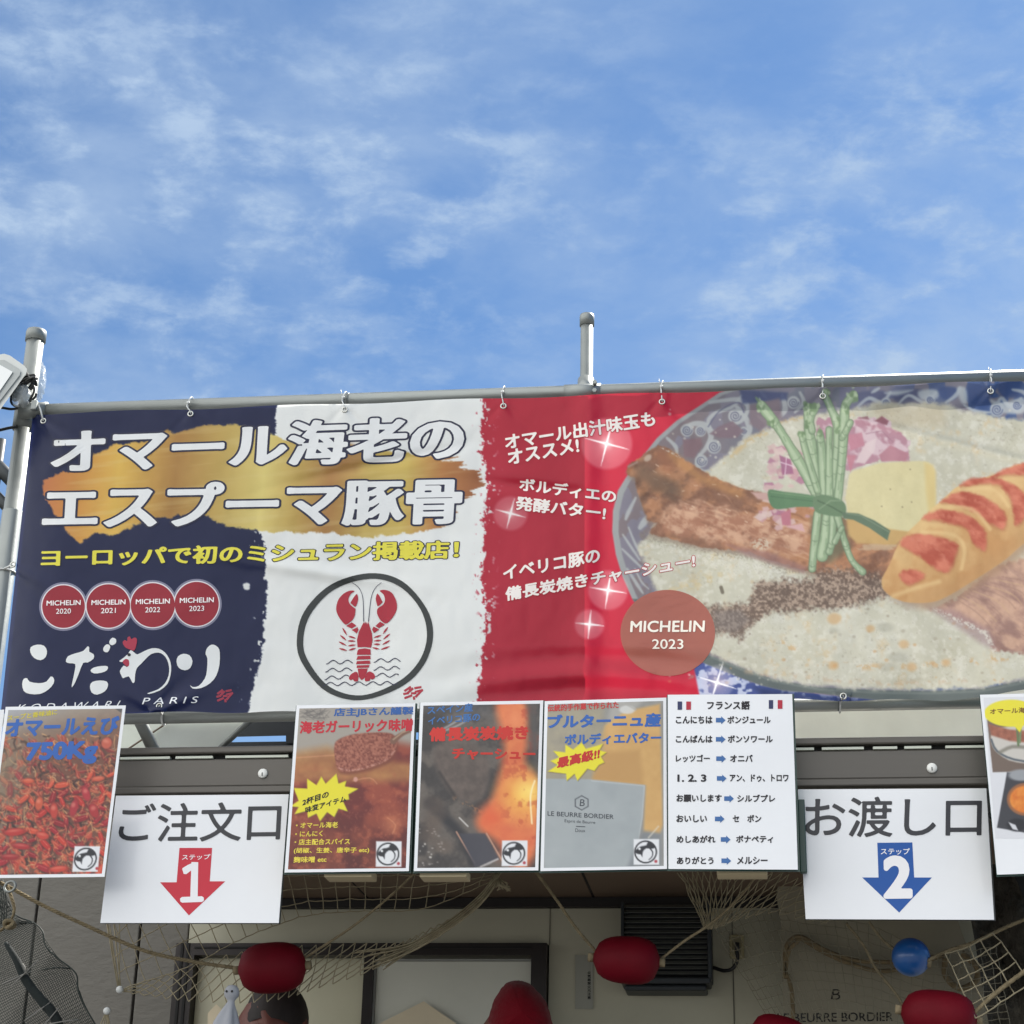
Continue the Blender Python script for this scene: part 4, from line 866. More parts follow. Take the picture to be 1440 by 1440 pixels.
# brush-written name
Z_=lambda p: tr(p,20,810,.2153)
KD=[[(108,465),(150,448),(195,456),(214,490),(205,530),(172,550),(130,535),(106,500)],[(52,705),(62,672),(85,668),(100,690),(160,700),(210,690),(238,656),(258,668),(258,700),(225,740),(170,770),(100,770),(62,750)],
 [(338,560),(350,525),(400,505),(450,490),(478,460),(490,468),(490,495),(518,510),(518,540),(480,565),(450,568),(425,630),(400,690),(380,725),(376,712),(395,620),(398,575),(362,570)],[(498,618),(520,598),(570,588),(610,590),(606,615),(570,632),(520,636)],[(495,720),(510,692),(560,682),(605,690),(612,720),(590,755),(540,775),(505,760)],[(582,470),(600,448),(622,450),(626,470),(610,498),(585,492)],[(622,425),(640,403),(664,412),(664,438),(640,452),(624,444)],
 [(760,484),(742,510),(700,545),(686,556),(705,562),(720,548),(745,552),(750,580),(735,595),(715,585),(690,620),(700,650),(712,668),(748,655),(772,697),(786,690),(790,640),(802,600),(830,572),(860,540),(895,510),(940,500),(975,515),(1000,550),(1012,600),(1008,650),(985,700),(940,740),(872,765),(885,770),(950,748),(1000,705),(1020,650),(1025,590),(1012,540),(985,500),(945,475),(900,472),(850,490),(805,512),(785,500)],
 [(1060,560),(1070,525),(1105,508),(1145,518),(1164,555),(1150,600),(1115,616),(1075,600)],[(1255,480),(1275,455),(1300,448),(1330,465),(1343,500),(1340,580),(1320,650),(1280,700),(1220,732),(1165,735),(1150,712),(1165,725),(1205,718),(1245,670),(1258,620),(1262,540),(1250,510)]]
lg=print_px('brush_lettering',*joinpx([polyfill(Z_(cr(p,2))) for p in KD]),(226,228,228),.0012,ban,bpt,fine=True,t=.12)
print_px('rooster_comb',*polyfill(Z_(cr([(755,480),(725,465),(708,435),(722,418),(738,425),(740,402),(755,395),(765,412),(785,402),(800,410),(800,440),(785,485)],3))),(160,42,66),.0016,lg,bpt,fine=True)
print_px('rooster_wattle',*polyfill(Z_(cr([(708,560),(728,542),(748,550),(750,580),(738,592),(720,578)],3))),(160,42,66),.0016,lg,bpt,fine=True)
print_px('rooster_eye',*disc(*Z_([(750,514)])[0],2.4,2.2,16),(24,24,30),.0019,lg,bpt)
print_px('name_lettering',*text_px('K O D A W A R I',(22,1001),(164,995.5),(28,990.5),-.004),(222,224,228),.0012,ban,bpt)
print_px('name_lettering',*text_px('P A R I S',(199.5,990.6),(276.5,988.6),(203,981.2),.0),(222,224,228),.0012,ban,bpt)
# eyelets of the banner
for k,(x,y) in enumerate([(a,b+5) for a,b in ties]+[(61,592),(18,794),(224,993),(1186,979)]):
    c=bpt(x,y,.0016); m=MB(); q=[(c[0]+.0068*math.cos(a),c[1],c[2]+.0068*math.sin(a)) for a in np.linspace(0,2*math.pi,16,endpoint=False)]
    m.tube(q,.0021,6,closed=True); e=m.build('eyelet',mat('eyelet_metal',srgb(196,196,190),.3,.9),ban,True)
# ================================================================ SCAFFOLD FRAME
YR=.045
def rail(name,a,b,r,label,tags=None):
    a,b=np.array(a),np.array(b); t=thing(name,tuple((a+b)/2),label,'rail'); MB().tube([a,b],r,20).build('pipe',galv,t,True,fix=False); return t
tl_,tr_=at(60,577,YR),at(1440,530,YR); zt=(at(400,565.5,YR)[2]+at(1000,545,YR)[2])/2
xl=at(52,577,YR)[0]; xr=at(1700,530,YR)[0]
slope=(tr_[2]-tl_[2])/(tr_[0]-tl_[0])
rt=rail('scaffold_rail',(xl,YR,tl_[2]-.002),(xr,YR,tl_[2]+slope*(xr-xl)),.0195,'galvanised steel rail along the top edge of the long banner')
for px in (490,):
    q=at(px,563,YR); MB().tube([(q[0]-.002,YR,q[2]),(q[0]+.003,YR,q[2])],.0205,20).build('joint_seam',galv_dark,rt,True)
bl_,br_=at(295,1007.5,YR),at(1245,989.5,YR); slb=(br_[2]-bl_[2])/(br_[0]-bl_[0])
x0=at(-40,1010,YR)[0]
rb=rail('scaffold_rail',(x0,YR,bl_[2]+slb*(x0-bl_[0])),(xr,YR,bl_[2]+slb*(xr-bl_[0])),.0165,'galvanised steel rail under the bottom edge of the long banner')
YP=.10
def pole(px,py,ptop,r,label,rings=(),zb=0.):
    x=at(px,py,YP)[0]; zt=at(px,ptop,YP)[2]
    t=thing('scaffold_pole',(x,YP,zb),label,'pole')
    MB().tube([(x,YP,zb),(x,YP,zt-.03)],r,24).build('pipe',galv,t,True,fix=False)
    MB().lathe((x,YP,0),[(r*.96,zt-.034),(r*1.16,zt-.034),(r*1.18,zt-.008),(r*1.1,zt-.001),(r*.4,zt+.001)],24).build('end_cap',mat('zinc_cap',srgb(136,140,138),.5,.6,var=.15,vscale=30),t,True)
    for py2 in rings:
        z=at(px,py2,YP)[2]; MB().lathe((x,YP,0),[(r*1.0,z-.006),(r*1.06,z-.006),(r*1.06,z),(r*1.0,z)],24).build('joint_ring',black_rub,t,True)
    return t,x
pl,xpl=pole(35,590,466,.0245,'galvanised scaffold pole at the left end of the banner, with tangled black cable',(582,722))
z0=at(30,705,YP)[2]; z1=at(30,720,YP)[2]
MB().lathe((xpl,YP,0),[(.025,0),(.0275,0),(.0275,z1),(.0262,z1+.004)],24).build('lower_sleeve',galv,pl,True)
pc,xpc=pole(825,500,443,.0170,'short capped pole standing up behind the middle of the banner',(),at(825,1040,YP)[2])
# T coupling between the middle pole and the top rail
zc=tl_[2]+slope*(xpc-xl)
t=thing('pipe_coupling',(xpc,YR,zc),'metal T coupling joining the middle pole to the top rail','coupling')
MB().tube([(xpc-.052,YR,zc),(xpc+.044,YR,zc)],.0212,20).build('sleeve',galv,t,True,fix=False)
MB().tube([(xpc,YP-.03,zc+.0),(xpc,YP-.012,zc+.055)],.022,18).build('collar',galv,t,True,fix=False)
m=MB()
for s in (-1,1): m.tube([(xpc+.03,YR-.02,zc+s*.012),(xpc+.03,YR-.034,zc+s*.012)],.006,6)
m.build('bolt',galv,t)
zc=tl_[2]
t=thing('pipe_coupling',(xpl+.04,YR,zc),'swivel coupling holding the left end of the top rail against its pole','coupling')
MB().tube([(xpl+.01,YR,zc),(xpl+.085,YR,zc)],.0225,20).build('sleeve',galv_dark,t,True,fix=False)
MB().tube([(xpl,YP,zc-.03),(xpl,YP,zc+.03)],.031,20).build('collar',galv_dark,t,True,fix=False)
MB().box((xpl+.05,YR-.034,zc-.012),(xpl+.066,YR-.02,zc+.016),.002).build('bolt',galv,t)
# brace behind the bottom rail, pipes beyond the left pole
a,b=at(194,1008,.20),at(218,1058,.20)
MB().tube([a+(a-b)*1.2,b+(b-a)*.2],.0165,18).build('brace_pipe',galv_dark,None,True); o=bpy.data.objects['brace_pipe']; tag(o,'slanting steel brace seen below the bottom rail, near the order sign','pipe')
for k,(a,b,r,l) in enumerate(((at(-30,628,.5),at(40,700,.5),.021,'upper dark slanting pipe beyond the left pole'),(at(-30,672,.5),at(40,744,.5),.017,'lower dark slanting pipe beyond the left pole'))):
    o=MB().tube([a,b],r,14).build('slanting_pipe',dark_steel,None,True); tag(o,l,'pipe')
q=at(-1,640,.5); o=MB().tube([(q[0],.5,0),(q[0],.5,q[2]+.05)],.014,12).build('upright_pipe',dark_steel,None,True); tag(o,'thin dark upright pipe at the left edge, beyond the pole','pipe')
# cable ties
tie_l=['first','second','third','fourth','fifth','sixth']
for k,(x,y) in enumerate(ties):
    c=at(x,y,YR); zz_=tl_[2]+slope*(c[0]-xl); e=bpt(x,y+4,.002)
    m=MB(); ring=[(c[0]+.003*math.sin(a),YR+.0225*math.cos(a),zz_+.0225*math.sin(a)) for a in np.linspace(0,2*math.pi,18,endpoint=False)]
    m.tube(ring,.0015,6,closed=True); m.tube([(c[0]-.002,YR-.0235,zz_-.004),(c[0],YR-.034,zz_-.02),(e[0],e[1]-.003,e[2]+.004),(e[0]+.001,e[1]+.004,e[2]-.004)],.0017,6)
    m.box((c[0]-.0035,YR-.029,zz_-.009),(c[0]+.0035,YR-.023,zz_-.002))
    if k%2: m.tube([(c[0]-.002,YR-.026,zz_-.004),(c[0]-.006,YR-.034,zz_+.014)],.0009,5)
    tag(m.build('cable_tie',nylon,None,True),'white cable tie on the top rail, '+tie_l[k]+' of the six from the left','cable tie','cable ties along the top rail')
for nm,x,y,l in (('cable_tie',224,993,'white cable tie round the bottom rail beside the lobster poster'),('cable_tie',1186,979,'white cable tie round the bottom rail above the pick-up sign')):
    e=bpt(x,y,.002); zz_=bl_[2]+slb*(e[0]-bl_[0]); m=MB()
    m.tube([(e[0]-.006+.001*math.sin(a),YR+.0195*math.cos(a),zz_+.0195*math.sin(a)) for a in np.linspace(0,2*math.pi,18,endpoint=False)],.0026,6,closed=True)
    m.tube([(e[0],e[1]+.004,e[2]+.004),(e[0]-.002,e[1]-.003,e[2]-.006),(e[0]-.006,YR-.021,zz_+.002)],.0028,6); tag(m.build('cable_tie',nylon,None,True),l,'cable tie')
e=bpt(18,794,.002); zz_=e[2]; m=MB(); m.tube([(xpl+.03*math.cos(a),YP+.03*math.sin(a),zz_) for a in np.linspace(0,2*math.pi,20,endpoint=False)],.0026,6,closed=True); m.tube([(e[0],e[1],zz_),(xpl+.012,YP-.03,zz_)],.0028,6)
tag(m.build('cable_tie',nylon,None,True),'white cable tie round the left pole, at the side edge of the banner','cable tie')
e=bpt(61,592,.002); m=MB(); m.tube([(e[0],e[1],e[2]),(e[0]-.012,.02,tl_[2]-.01),(e[0]-.02,YR-.022,tl_[2]+.004),(e[0]-.012,YR,tl_[2]+.0235),(e[0]-.004,YR+.02,tl_[2]+.008)],.0026,6); tag(m.build('cable_tie',nylon,None,True),'white cable tie at the top left corner of the banner','cable tie')
# floodlight, coiled cable, plastic bag
fl=thing('floodlight',P(0,560,.02),'white square floodlight fixed high on the left pole, cut by the picture edge','floodlight')
def quadbox(pts,y0,y1,tilt=0.):
    m=MB(); v=[P(x,y,y0) for x,y in pts]+[P(x,y,y1) for x,y in pts]; n=len(pts)
    return m.add(v,[tuple(range(n))[::-1],tuple(range(n,2*n))]+[(i,(i+1)%n,n+(i+1)%n,n+i) for i in range(n)])
hs=[(-74,520),(-4,499),(6,497.5),(14,500),(34,514),(38,519),(37,525),(-4,582),(-12,590),(-80,602)]
quadbox(hs,-.02,.05).build('housing',mat('white_lamp_paint',srgb(206,208,204),.35,var=.06),fl)
quadbox([(-70,527),(-2,506.5),(6,506),(26,518),(29,522),(28,527),(-9,575),(-16,580),(-74,590)],-.026,-.0205).build('front_frame',mat('grey_lamp_frame',srgb(172,176,174),.4),fl)
quadbox([(-64,533),(0,513),(18,523),(-15,571),(-68,582)],-.031,-.0265).build('glass',mat('frosted_lamp_glass',srgb(232,234,232),.12,coat=.5),fl)
MB().tube([P(20,535,.03),P(34,545,.07),(xpl,YP,at(36,548,YP)[2])],.012,10).build('bracket',galv_dark,fl,True)
m=MB(); rs=np.random.RandomState(2)
for k in range(6):
    cx,cy=33+rs.uniform(-4,4),548+rs.uniform(-6,7); rx,ry=rs.uniform(14,22),rs.uniform(11,20); ph=rs.uniform(0,6)
    pts=[at(cx+rx*math.cos(a+ph)*(1+.12*math.sin(3*a)),cy+ry*math.sin(a)*(1+.1*math.sin(2*a+k)),.055-.012*k/2+.02*math.sin(a)) for a in np.linspace(0,2*math.pi*.92,26)]
    m.tube(pts,.0036,6)
m.tube(cr([P(34,520,.05),P(44,535,.02),P(48,550,.02),P(38,566,.03),P(20,575,.03),P(0,573,.03),P(-40,568,.03)],5,False),.0036,6)
m.tube(cr([P(24,600,.07),P(12,602,.07),P(-6,606,.07),P(-40,612,.07)],5,False),.0042,6)
tag(m.build('black_cable',black_rub,None,True),'tangled coil of black cable tied to the left pole under the floodlight','cable')
def lump(name,pts,y,dep,material,label=None,cat=None,parent=None,noise_=.2,seed=1):
    """crumpled closed bag-like body whose outline follows pts (photo pixels)"""
    q=cr(pts,5); c=q.mean(0); V=[]; F=[]; n=len(q); K=7; rs=np.random.RandomState(seed)
    for j in range(K+1):
        th_=math.pi*j/K; s=math.sin(th_); yy=y-dep*math.cos(th_)
        k=1+noise_*(rs.rand(n)-.5)*(0<j<K)
        p=c+(q-c)*(s*k)[:,None]; V+=list(map(tuple,at(p[:,0],p[:,1],yy+noise_*dep*(rs.rand(n)-.5)*s)))
    for j in range(K):
        for i in range(n): F.append((j*n+i,j*n+(i+1)%n,(j+1)*n+(i+1)%n,(j+1)*n+i))
    m=MB(); m.add(V,F); o=m.build(name,material,parent,True); 
    return tag(o,label,cat)
clearbag=mat('clear_plastic_film',srgb(220,226,228),.18,alpha=.38,coat=.6,var=.1,vscale=30,bump=.5,bscale=40)
lump('plastic_bag',[(52,508),(60,510),(65,530),(62,552),(54,562),(46,556),(48,530)],.10,.035,clearbag,'crumpled clear plastic bag wrapped round the left pole','plastic bag',noise_=.35)
lump('plastic_bag',[(18,548),(34,540),(44,552),(38,570),(22,572)],.03,.03,clearbag,'clear plastic bag bundled inside the coil of black cable','plastic bag',noise_=.35,seed=4)
# ================================================================ SHUTTER BOX, CANVAS ROOF AND STALL BUILDING
YB=.07
zt,zb=at(770,1044.5,YB)[2],at(770,1111.5,YB)[2]
xa,xb=at(120,1080,YB)[0],at(1640,1080,YB)[0]
box_m=mat('dark_bronze_metal',srgb(88,84,79),.42,.35,.5,var=.06,vscale=3,stretch=(.3,1,6))
sb=thing('awning_box',((xa+xb)/2,YB,zb),'long dark bronze awning box running behind the posters','awning box')
h=zt-zb
MB().box((xa,YB,zb+h*.16),(xb,YB+.26,zt-h*.24),.004).build('casing',box_m,sb)
MB().box((xa,YB-.012,zt-h*.15),(xb,YB+.27,zt),.004).build('top_lip',box_m,sb)
MB().box((xa,YB-.008,zb),(xb,YB+.26,zb+h*.157),.004).build('bottom_lip',box_m,sb)
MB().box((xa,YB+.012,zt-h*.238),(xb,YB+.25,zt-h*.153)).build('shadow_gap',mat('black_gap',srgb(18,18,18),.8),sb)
for a,b in ((170,240),(248,300),(318,406),(1118,1145),(1156,1215),(1228,1262),(1272,1310),(1330,1388)):
    z=zt-h*.236; MB().box((at(a,1060,YB)[0],YB-.004,z),(at(b,1060,YB)[0],YB+.01,z+h*.05)).build('sealing_strip',mat('pale_sealing_strip',srgb(206,210,196),.4),sb)
for px,py in ((370,1088),(1310.5,1080.5)):
    c=at(px,py,YB); lk=MB().lathe((c[0],YB,c[2]),[(.0115,-.004),(.0125,.003),(.011,.0065),(.003,.0072)],20,'y').build('lock',mat('white_lock_plastic',srgb(232,232,228),.35),sb,True)
    MB().box((c[0]-.0015,YB-.0085,c[2]-.007),(c[0]+.0005,YB-.0068,c[2]+.001)).build('key_slot',black_rub,lk)
canv=mat('cream_canvas',srgb(224,228,222),.85,var=.05,transl=.35,bump=.1,bscale=30)
def slab(name,pts,y0,y1,material,parent=None): return quadbox(pts,y0,y1).build(name,material,parent)
cv=thing('canvas_roof',P(250,1035,.5),'cream canvas roof sheet seen under the left part of the bottom rail','canvas')
slab('sheet',[(90,985),(372,985),(300,1065),(90,1070)],.50,.506,canv,cv)
MB().tube([P(374,992,.49),P(300,1062,.49)],.009,8).build('hem_pipe',galv_dark,cv,True)
MB().tube([P(245,1010,.49),P(170,1060,.49)],.0025,6).build('seam_cord',mat('brown_cord',srgb(120,104,90),.8),cv,True)
o=slab('canvas_sheet',[(1080,968),(1660,958),(1660,1060),(1080,1066)],.50,.506,canv); tag(o,'cream canvas sheet behind the right part of the bottom rail','canvas')
dk=thing('dark_gable',P(470,1030,.62),'dark gable panel with a narrow slot of sky behind the bottom rail','panel')
dkm=mat('dark_slate_panel',srgb(44,48,54),.6,var=.2)
slab('upper_board',[(300,960),(760,950),(760,1024),(590,1030),(300,1037)],.62,.66,dkm,dk)
slab('lower_board',[(300,1044),(590,1040),(760,1037),(760,1075),(300,1078)],.62,.66,dkm,dk)
slab('side_board',[(402,1030),(418,1030),(418,1045),(402,1045)],.60,.615,dkm,dk)
# the building behind
YW=1.20
zs=at(740,1264,YW)[2]; zbeam=at(740,1278,YW)[2]
st=thing('stall_building',(0,YW,0),'cream walled kitchen building with a brown framed window behind the posters','building')
sid=mat('textured_siding',srgb(110,107,101),.85,var=.08,vscale=10,bump=.7,bscale=45,bdist=.006,stretch=(.5,1,1.2))
xe=at(262,1360,YW)[0]
seams=[at(45,1335,YW)[0],at(191,1370,YW)[0]]; step_=seams[1]-seams[0]
m=MB(); e=[seams[0]-step_*2,seams[0]-step_,seams[0],seams[1],xe]
for a,b in zip(e[:-1],e[1:]): m.box((a+.004,YW,.3),(b-.004,YW+.03,zs+.42),.003)
m.build('siding',sid,st)
MB().box((e[0],YW+.022,.3),(xe,YW+.05,zs+.42)).build('siding_backing',mat('dark_joint',srgb(46,42,40),.9),st)
cream=mat('cream_wall_paint',srgb(176,173,154),.7,var=.05,vscale=5,bump=.05,bscale=60)
wx0,wx1=xe,at(772,1360,YW)[0]; wz=at(540,1329,YW)[2]; XR=at(1560,1300,YW)[0]
m=MB(); m.box((wx0,YW,wz),(wx1,YW+.05,zs+.02)); m.box((wx1+.0,YW,.3),(XR,YW+.05,zs+.02)); m.build('wall',cream,st)
j=at(1031,1400,YW)[0]; m=MB(); m.box((j,YW-.003,.3),(j+.003,YW,zbeam)); jj=at(773,1300,YW)[0]; m.box((jj,YW-.003,wz),(jj+.002,YW,zbeam)); j3=at(255,1300,YW)[0]; m.build('wall_joint',mat('wall_joint_grey',srgb(90,88,80),.8),st)
xs0=at(300,1264,YW)[0]
MB().box((xs0,YW-.03,zbeam),(XR,YW-.001,zs-.002)).build('beam',mat('dark_brown_beam',srgb(30,27,27),.6,var=.1),st)
sof=mat('brown_soffit',srgb(110,92,76),.7,var=.12,vscale=6,stretch=(1,.2,1))
m=MB(); js=[at(-220+331*k,1245,1.0)[0] for k in range(2,7)]
js=[xs0,at(499,1245,1.)[0],at(826,1245,1.)[0],at(1153,1245,1.)[0],XR]
for a,b in zip(js[:-1],js[1:]): m.box((a+.004,.36,zs),(b-.004,YW+.05,zs+.025),.002)
m.build('soffit',sof,st)
rf=MB().box((xs0,.34,zs+.03),(XR,YW+1.6,zs+.12)).build('roof',dkm,st)
m=MB()
for x in js[1:-1]: m.box((x-.0045,.36,zs+.003),(x+.0045,YW,zs+.0065))
m.build('soffit_joint',mat('dark_joint',(.02,.02,.02)),st)
MB().box((e[0],YW+1.5,0),(XR,YW+1.55,zs+.1)).build('rear_wall',cream,st)
MB().box((XR-.03,YW+.05,0),(XR,YW+1.5,zs+.03)).build('side_wall',cream,st)
# window
brown=mat('brown_aluminium',srgb(36,30,29),.4,.3,var=.08)
zw0=.9
wn=MB(); fx0=at(262,1380,YW)[0]; fx1=at(770,1380,YW)[0]
wn.box((fx0-.03,YW-.035,zw0),(fx0+.028,YW+.06,wz)); wn.box((fx1-.045,YW-.035,zw0),(fx1,YW+.06,wz)); wn.box((fx0+.028,YW-.035,wz-.035),(fx1-.045,YW+.06,wz))
wf=wn.build('window',brown,st)
m=MB(); 
for a in (.34,.66): m.box((fx0-.03+.058*a-.004,YW-.039,zw0),(fx0-.03+.058*a+.004,YW-.0355,wz))
m.box((fx0+.028,YW-.039,wz-.016),(fx1-.045,YW-.0355,wz-.011)); m.build('frame_groove',mat('black_gap',(.01,.01,.01)),wf)
mx0,mx1=at(512,1390,YW)[0],at(526,1390,YW)[0]
MB().box((mx0,YW-.02,zw0),(mx1,YW+.03,wz-.036)).build('mullion',brown,wf)
glass=mat('window_glass_over_blind',srgb(196,192,166),.32,spec=.5,var=.05,vscale=4)
glass2=mat('window_glass_grey_blind',srgb(204,204,192),.32,spec=.5,var=.05,vscale=4)
zh=at(650,1352,YW)[2]
MB().box((fx0+.03,YW+.012,zw0),(mx0,YW+.02,at(400,1347,YW)[2])).build('pane',glass,wf)
MB().box((mx1+.006,YW-.004,zw0),(at(750,1390,YW)[0],YW+.004,zh),.002).build('pane',glass2,wf)
m=MB(); xq=at(750,1390,YW)[0]; m.box((mx1,YW-.008,zw0),(mx1+.0055,YW+.004,zh+.006)); m.box((xq+.0005,YW-.008,zw0),(xq+.005,YW+.004,zh+.006)); m.box((mx1+.0055,YW-.008,zh+.0005),(xq,YW+.004,zh+.006)); m.build('pane_trim',mat('grey_trim',srgb(150,150,146),.4,.4),wf)
# heater / ventilator on the wall
vt=thing('wall_heater',P(937,1390,YW),'dark slatted ventilator box on the cream wall behind the middle float','ventilator')
hx0,hx1=at(873,1340,YW-.1)[0],at(1001,1340,YW-.1)[0]; hz1,hz0=at(940,1268,YW-.1)[2],at(940,1384,YW-.1)[2]
hm=mat('dark_blue_grey_metal',srgb(46,50,54),.45,.3,var=.1)
m=MB(); m.box((hx0,YW-.1,hz0+.022),(hx0+.008,YW,hz1)); m.box((hx1-.012,YW-.105,hz0+.012),(hx1,YW,hz1),.004); m.box((hx0+.008,YW-.02,hz0+.022),(hx1-.012,YW,hz1)); m.build('casing',hm,vt)
m=MB(); n=14
for k in range(n):
    z=hz0+.03+(hz1-hz0-.03)*k/n
    m.add([(hx0+.009,YW-.096,z),(hx1-.013,YW-.096,z),(hx1-.013,YW-.085,z+.009),(hx0+.009,YW-.085,z+.009),(hx0+.009,YW-.093,z-.0015),(hx1-.013,YW-.093,z-.0015),(hx1-.013,YW-.082,z+.0075),(hx0+.009,YW-.082,z+.0075)],[(0,1,2,3),(4,7,6,5),(0,4,5,1),(2,6,7,3),(0,3,7,4),(1,5,6,2)])
m.build('slats',mat('pale_slat_edge',srgb(112,114,110),.4,.4),vt)
m=MB(); m.box((hx0,YW-.11,hz0),(hx1-.004,YW,hz0+.020),.006); m.box((hx0+.01,YW-.10,hz0-.018),(hx1-.016,YW,hz0-.001),.006); m.build('tray',hm,vt)
# socket, plug and cord
so=thing('wall_socket',P(1036,1331,YW),'cream power socket on the wall with a black plug in it','socket')
c=at(1036,1331,YW-.012); MB().box((c[0]-.021,YW-.014,c[2]-.034),(c[0]+.021,YW,c[2]+.034),.004).build('cover_plate',mat('aged_socket_plastic',srgb(170,160,124),.5),so)
MB().box((c[0]-.012,YW-.018,c[2]-.026),(c[0]+.012,YW-.0145,c[2]+.026),.002).build('socket_face',mat('aged_socket_plastic_dark',srgb(140,132,104),.5),so)
cdm=MB(); cdm.box((c[0]-.004,YW-.05,c[2]-.016),(c[0]+.008,YW-.019,c[2]+.006),.002); cdm.tube(cr([P(1036,1335,YW-.05),P(1037,1350,YW-.05),P(1030,1362,YW-.05),P(1018,1365,YW-.04),P(1004,1361,YW-.03),P(995,1360,YW-.03)],6,False),.0055,8)
tag(cdm.build('power_cord',black_rub,None,True),'short black power cord between the wall socket and the ventilator','cord')
# paper notice
def paperpx(x,y,lay=0.): return at(x,y,YW-.004-lay)
q=quadbox([(809,1343),(834,1343),(834,1419),(809,1419)],YW-.004,YW-.002)
pn=q.build('paper_notice',mat('dim_paper',srgb(150,150,140),.7),None); tag(pn,'narrow paper notice with a column of characters on the wall left of the ventilator','notice')
L=[]
for k,ch in enumerate('火気厳禁火元注意'): L.append(text_px(ch,(826,1370+k*5.0),(831,1370+k*5.0),(826,1365.6+k*5.0),.02))
print_px('lettering',*joinpx(L),(34,34,34),.001,pn,paperpx)
# ================================================================ POSTERS AND SIGNS
YS=-.05
def bil(c,u,v):
    c=np.array(c,float); u=np.asarray(u)[...,None]; v=np.asarray(v)[...,None]
    return (c[0]*(1-u)+c[1]*u)*(1-v)+(c[3]*(1-u)+c[2]*u)*v
def card(name,cor,Y,label,cat,canvas=None,ins=.026,backing=True,group=None,bend=.0):
    """laminated sheet with its four corners (tl,tr,br,bl)"""
    cen=np.mean(np.array(cor),0); t=thing(name,P(cen[0],cen[1],Y),label,cat,group)
    def surf(x,y,lay=0.):
        x=np.asarray(x,float); y=np.asarray(y,float); u=(x-cen[0])/100.; v=(y-cen[1])/130.
        return at(x,y,Y+bend*(u*u-.5)+bend*.6*np.sin(v*2.4+u*1.3)-lay)
    nx,ny=26,30; U,V=np.meshgrid(np.linspace(0,1,nx),np.linspace(0,1,ny)); q=bil(cor,U,V)
    f_=surf(q[...,0],q[...,1],.0018).reshape(-1,3); b_=surf(q[...,0],q[...,1],0.).reshape(-1,3)
    m=MB(); idx=np.arange(nx*ny).reshape(ny,nx); F=[]
    for j in range(ny-1):
        for i in range(nx-1): F.append((idx[j,i],idx[j+1,i],idx[j+1,i+1],idx[j,i+1]))
    n=nx*ny; F+= [tuple(k+n for k in g[::-1]) for g in F]
    bo=list(idx[0,:])+list(idx[1:,-1])+list(idx[-1,-2::-1])+list(idx[-2:0:-1,0])
    F+=[(bo[i],bo[(i+1)%len(bo)],bo[(i+1)%len(bo)]+n,bo[i]+n) for i in range(len(bo))]
    m.add(np.concatenate([f_,b_]),F); o=m.build('sheet',paper,t)
    for p in o.data.polygons: p.use_smooth=p.normal.y*p.normal.y>.5
    o.data.set_sharp_from_angle(angle=R(40))
    if backing:
        c2=np.array(cor,float); c2=c2+(c2-cen)*np.array([.022,.012])+np.array([1.0,1.5])
        quadbox(c2.tolist(),Y+.004+abs(bend),Y+.0065+abs(bend)).build('backing',green_pl,t)
    if canvas is not None:
        a,b=ins,ins*.72; nx,ny=int(170/1.15),int(236/1.15); U,V=np.meshgrid(np.linspace(a,1-a,nx),np.linspace(b,1-b,ny)); q=bil(cor,U,V)
        grid_obj('printed_picture',surf(q[...,0],q[...,1],.0021).reshape(-1,3),nx,ny,lin(canvas.sample(q[...,0],q[...,1])*255).reshape(-1,3),laminate,t)
    return t,surf
laminate=mat('laminated_print',None,.30,spec=.25,attr=True,coat=.22,bump=.05,bscale=10,bdist=.02)
def pt(par,surf,text,bl,br,tl,col,bold=.02,outl=None,ocol=(255,255,255),name='lettering'):
    o=print_px(name,*text_px(text,bl,br,tl,bold),col,.0026,par,surf)
    if outl: print_px('lettering_outline',*text_px(text,bl,br,tl,bold,extra=outl),ocol,.0023,o,surf)
    return o
BLU=(54,98,172)
t,s=card('food_poster',[(8,994),(177,992),(147,1233),(-24,1235)],YS-.012,'laminated poster of a heap of red lobsters with blue lettering','poster',paint_lobster_pile(),backing=False,bend=.004)
pt(t,s,'オマールえび',(6,1037),(165,1033),(10,1010.5),BLU,.045); pt(t,s,'750Kg',(34,1077),(135,1074),(38,1044),BLU,.05); pt(t,s,'スープと香味油に',(10,1014),(80,1005),(11,1006),(206,190,60),.02)
o=quadbox([(-60,1000),(6,998),(-20,1232),(-60,1234)],YS+.012,YS+.014).build('blank_poster',paper,None); tag(o,'white edge of a poster behind the lobster poster at the far left','poster')
t,s=card('food_poster',[(417,992),(584,989),(575,1225),(400,1227)],YS,'laminated poster of a brown paste on a wooden spoon with a yellow burst','poster',paint_shrimp_paste(),bend=.003)
YEL=(228,206,74)
pt(t,s,'店主JBさん謹製',(469,1009),(581,1006.5),(470,996),(52,94,160),.03); pt(t,s,'海老ガーリック味噌',(421,1032),(580,1028),(422,1014),(190,44,58),.035)
pt(t,s,'2杯目の',(425,1133.6),(462,1121),(425.5,1124),(30,28,28),.03); pt(t,s,'味変アイテム',(429.5,1143.8),(487,1127),(429,1135),(30,28,28),.03)
for tx,x0,x1,y,h in (('・オマール海老',416,475,1165,8.6),('・にんにく',415,453.5,1177,8),('・店主配合スパイス',414,492,1188.5,8.6),('(胡椒、生姜、唐辛子 etc)',413,519,1201,9),('麹味噌 etc',412.5,459,1213.5,8.8)):
    pt(t,s,tx,(x0,y),(x1,y-1),(x0+.5,y-h),YEL,.022)
t,s=card('food_poster',[(591,988),(764,985),(757,1224),(582,1225)],YS-.004,'laminated poster of meat over charcoal with orange flames','poster',paint_charcoal_grill(),bend=.005)
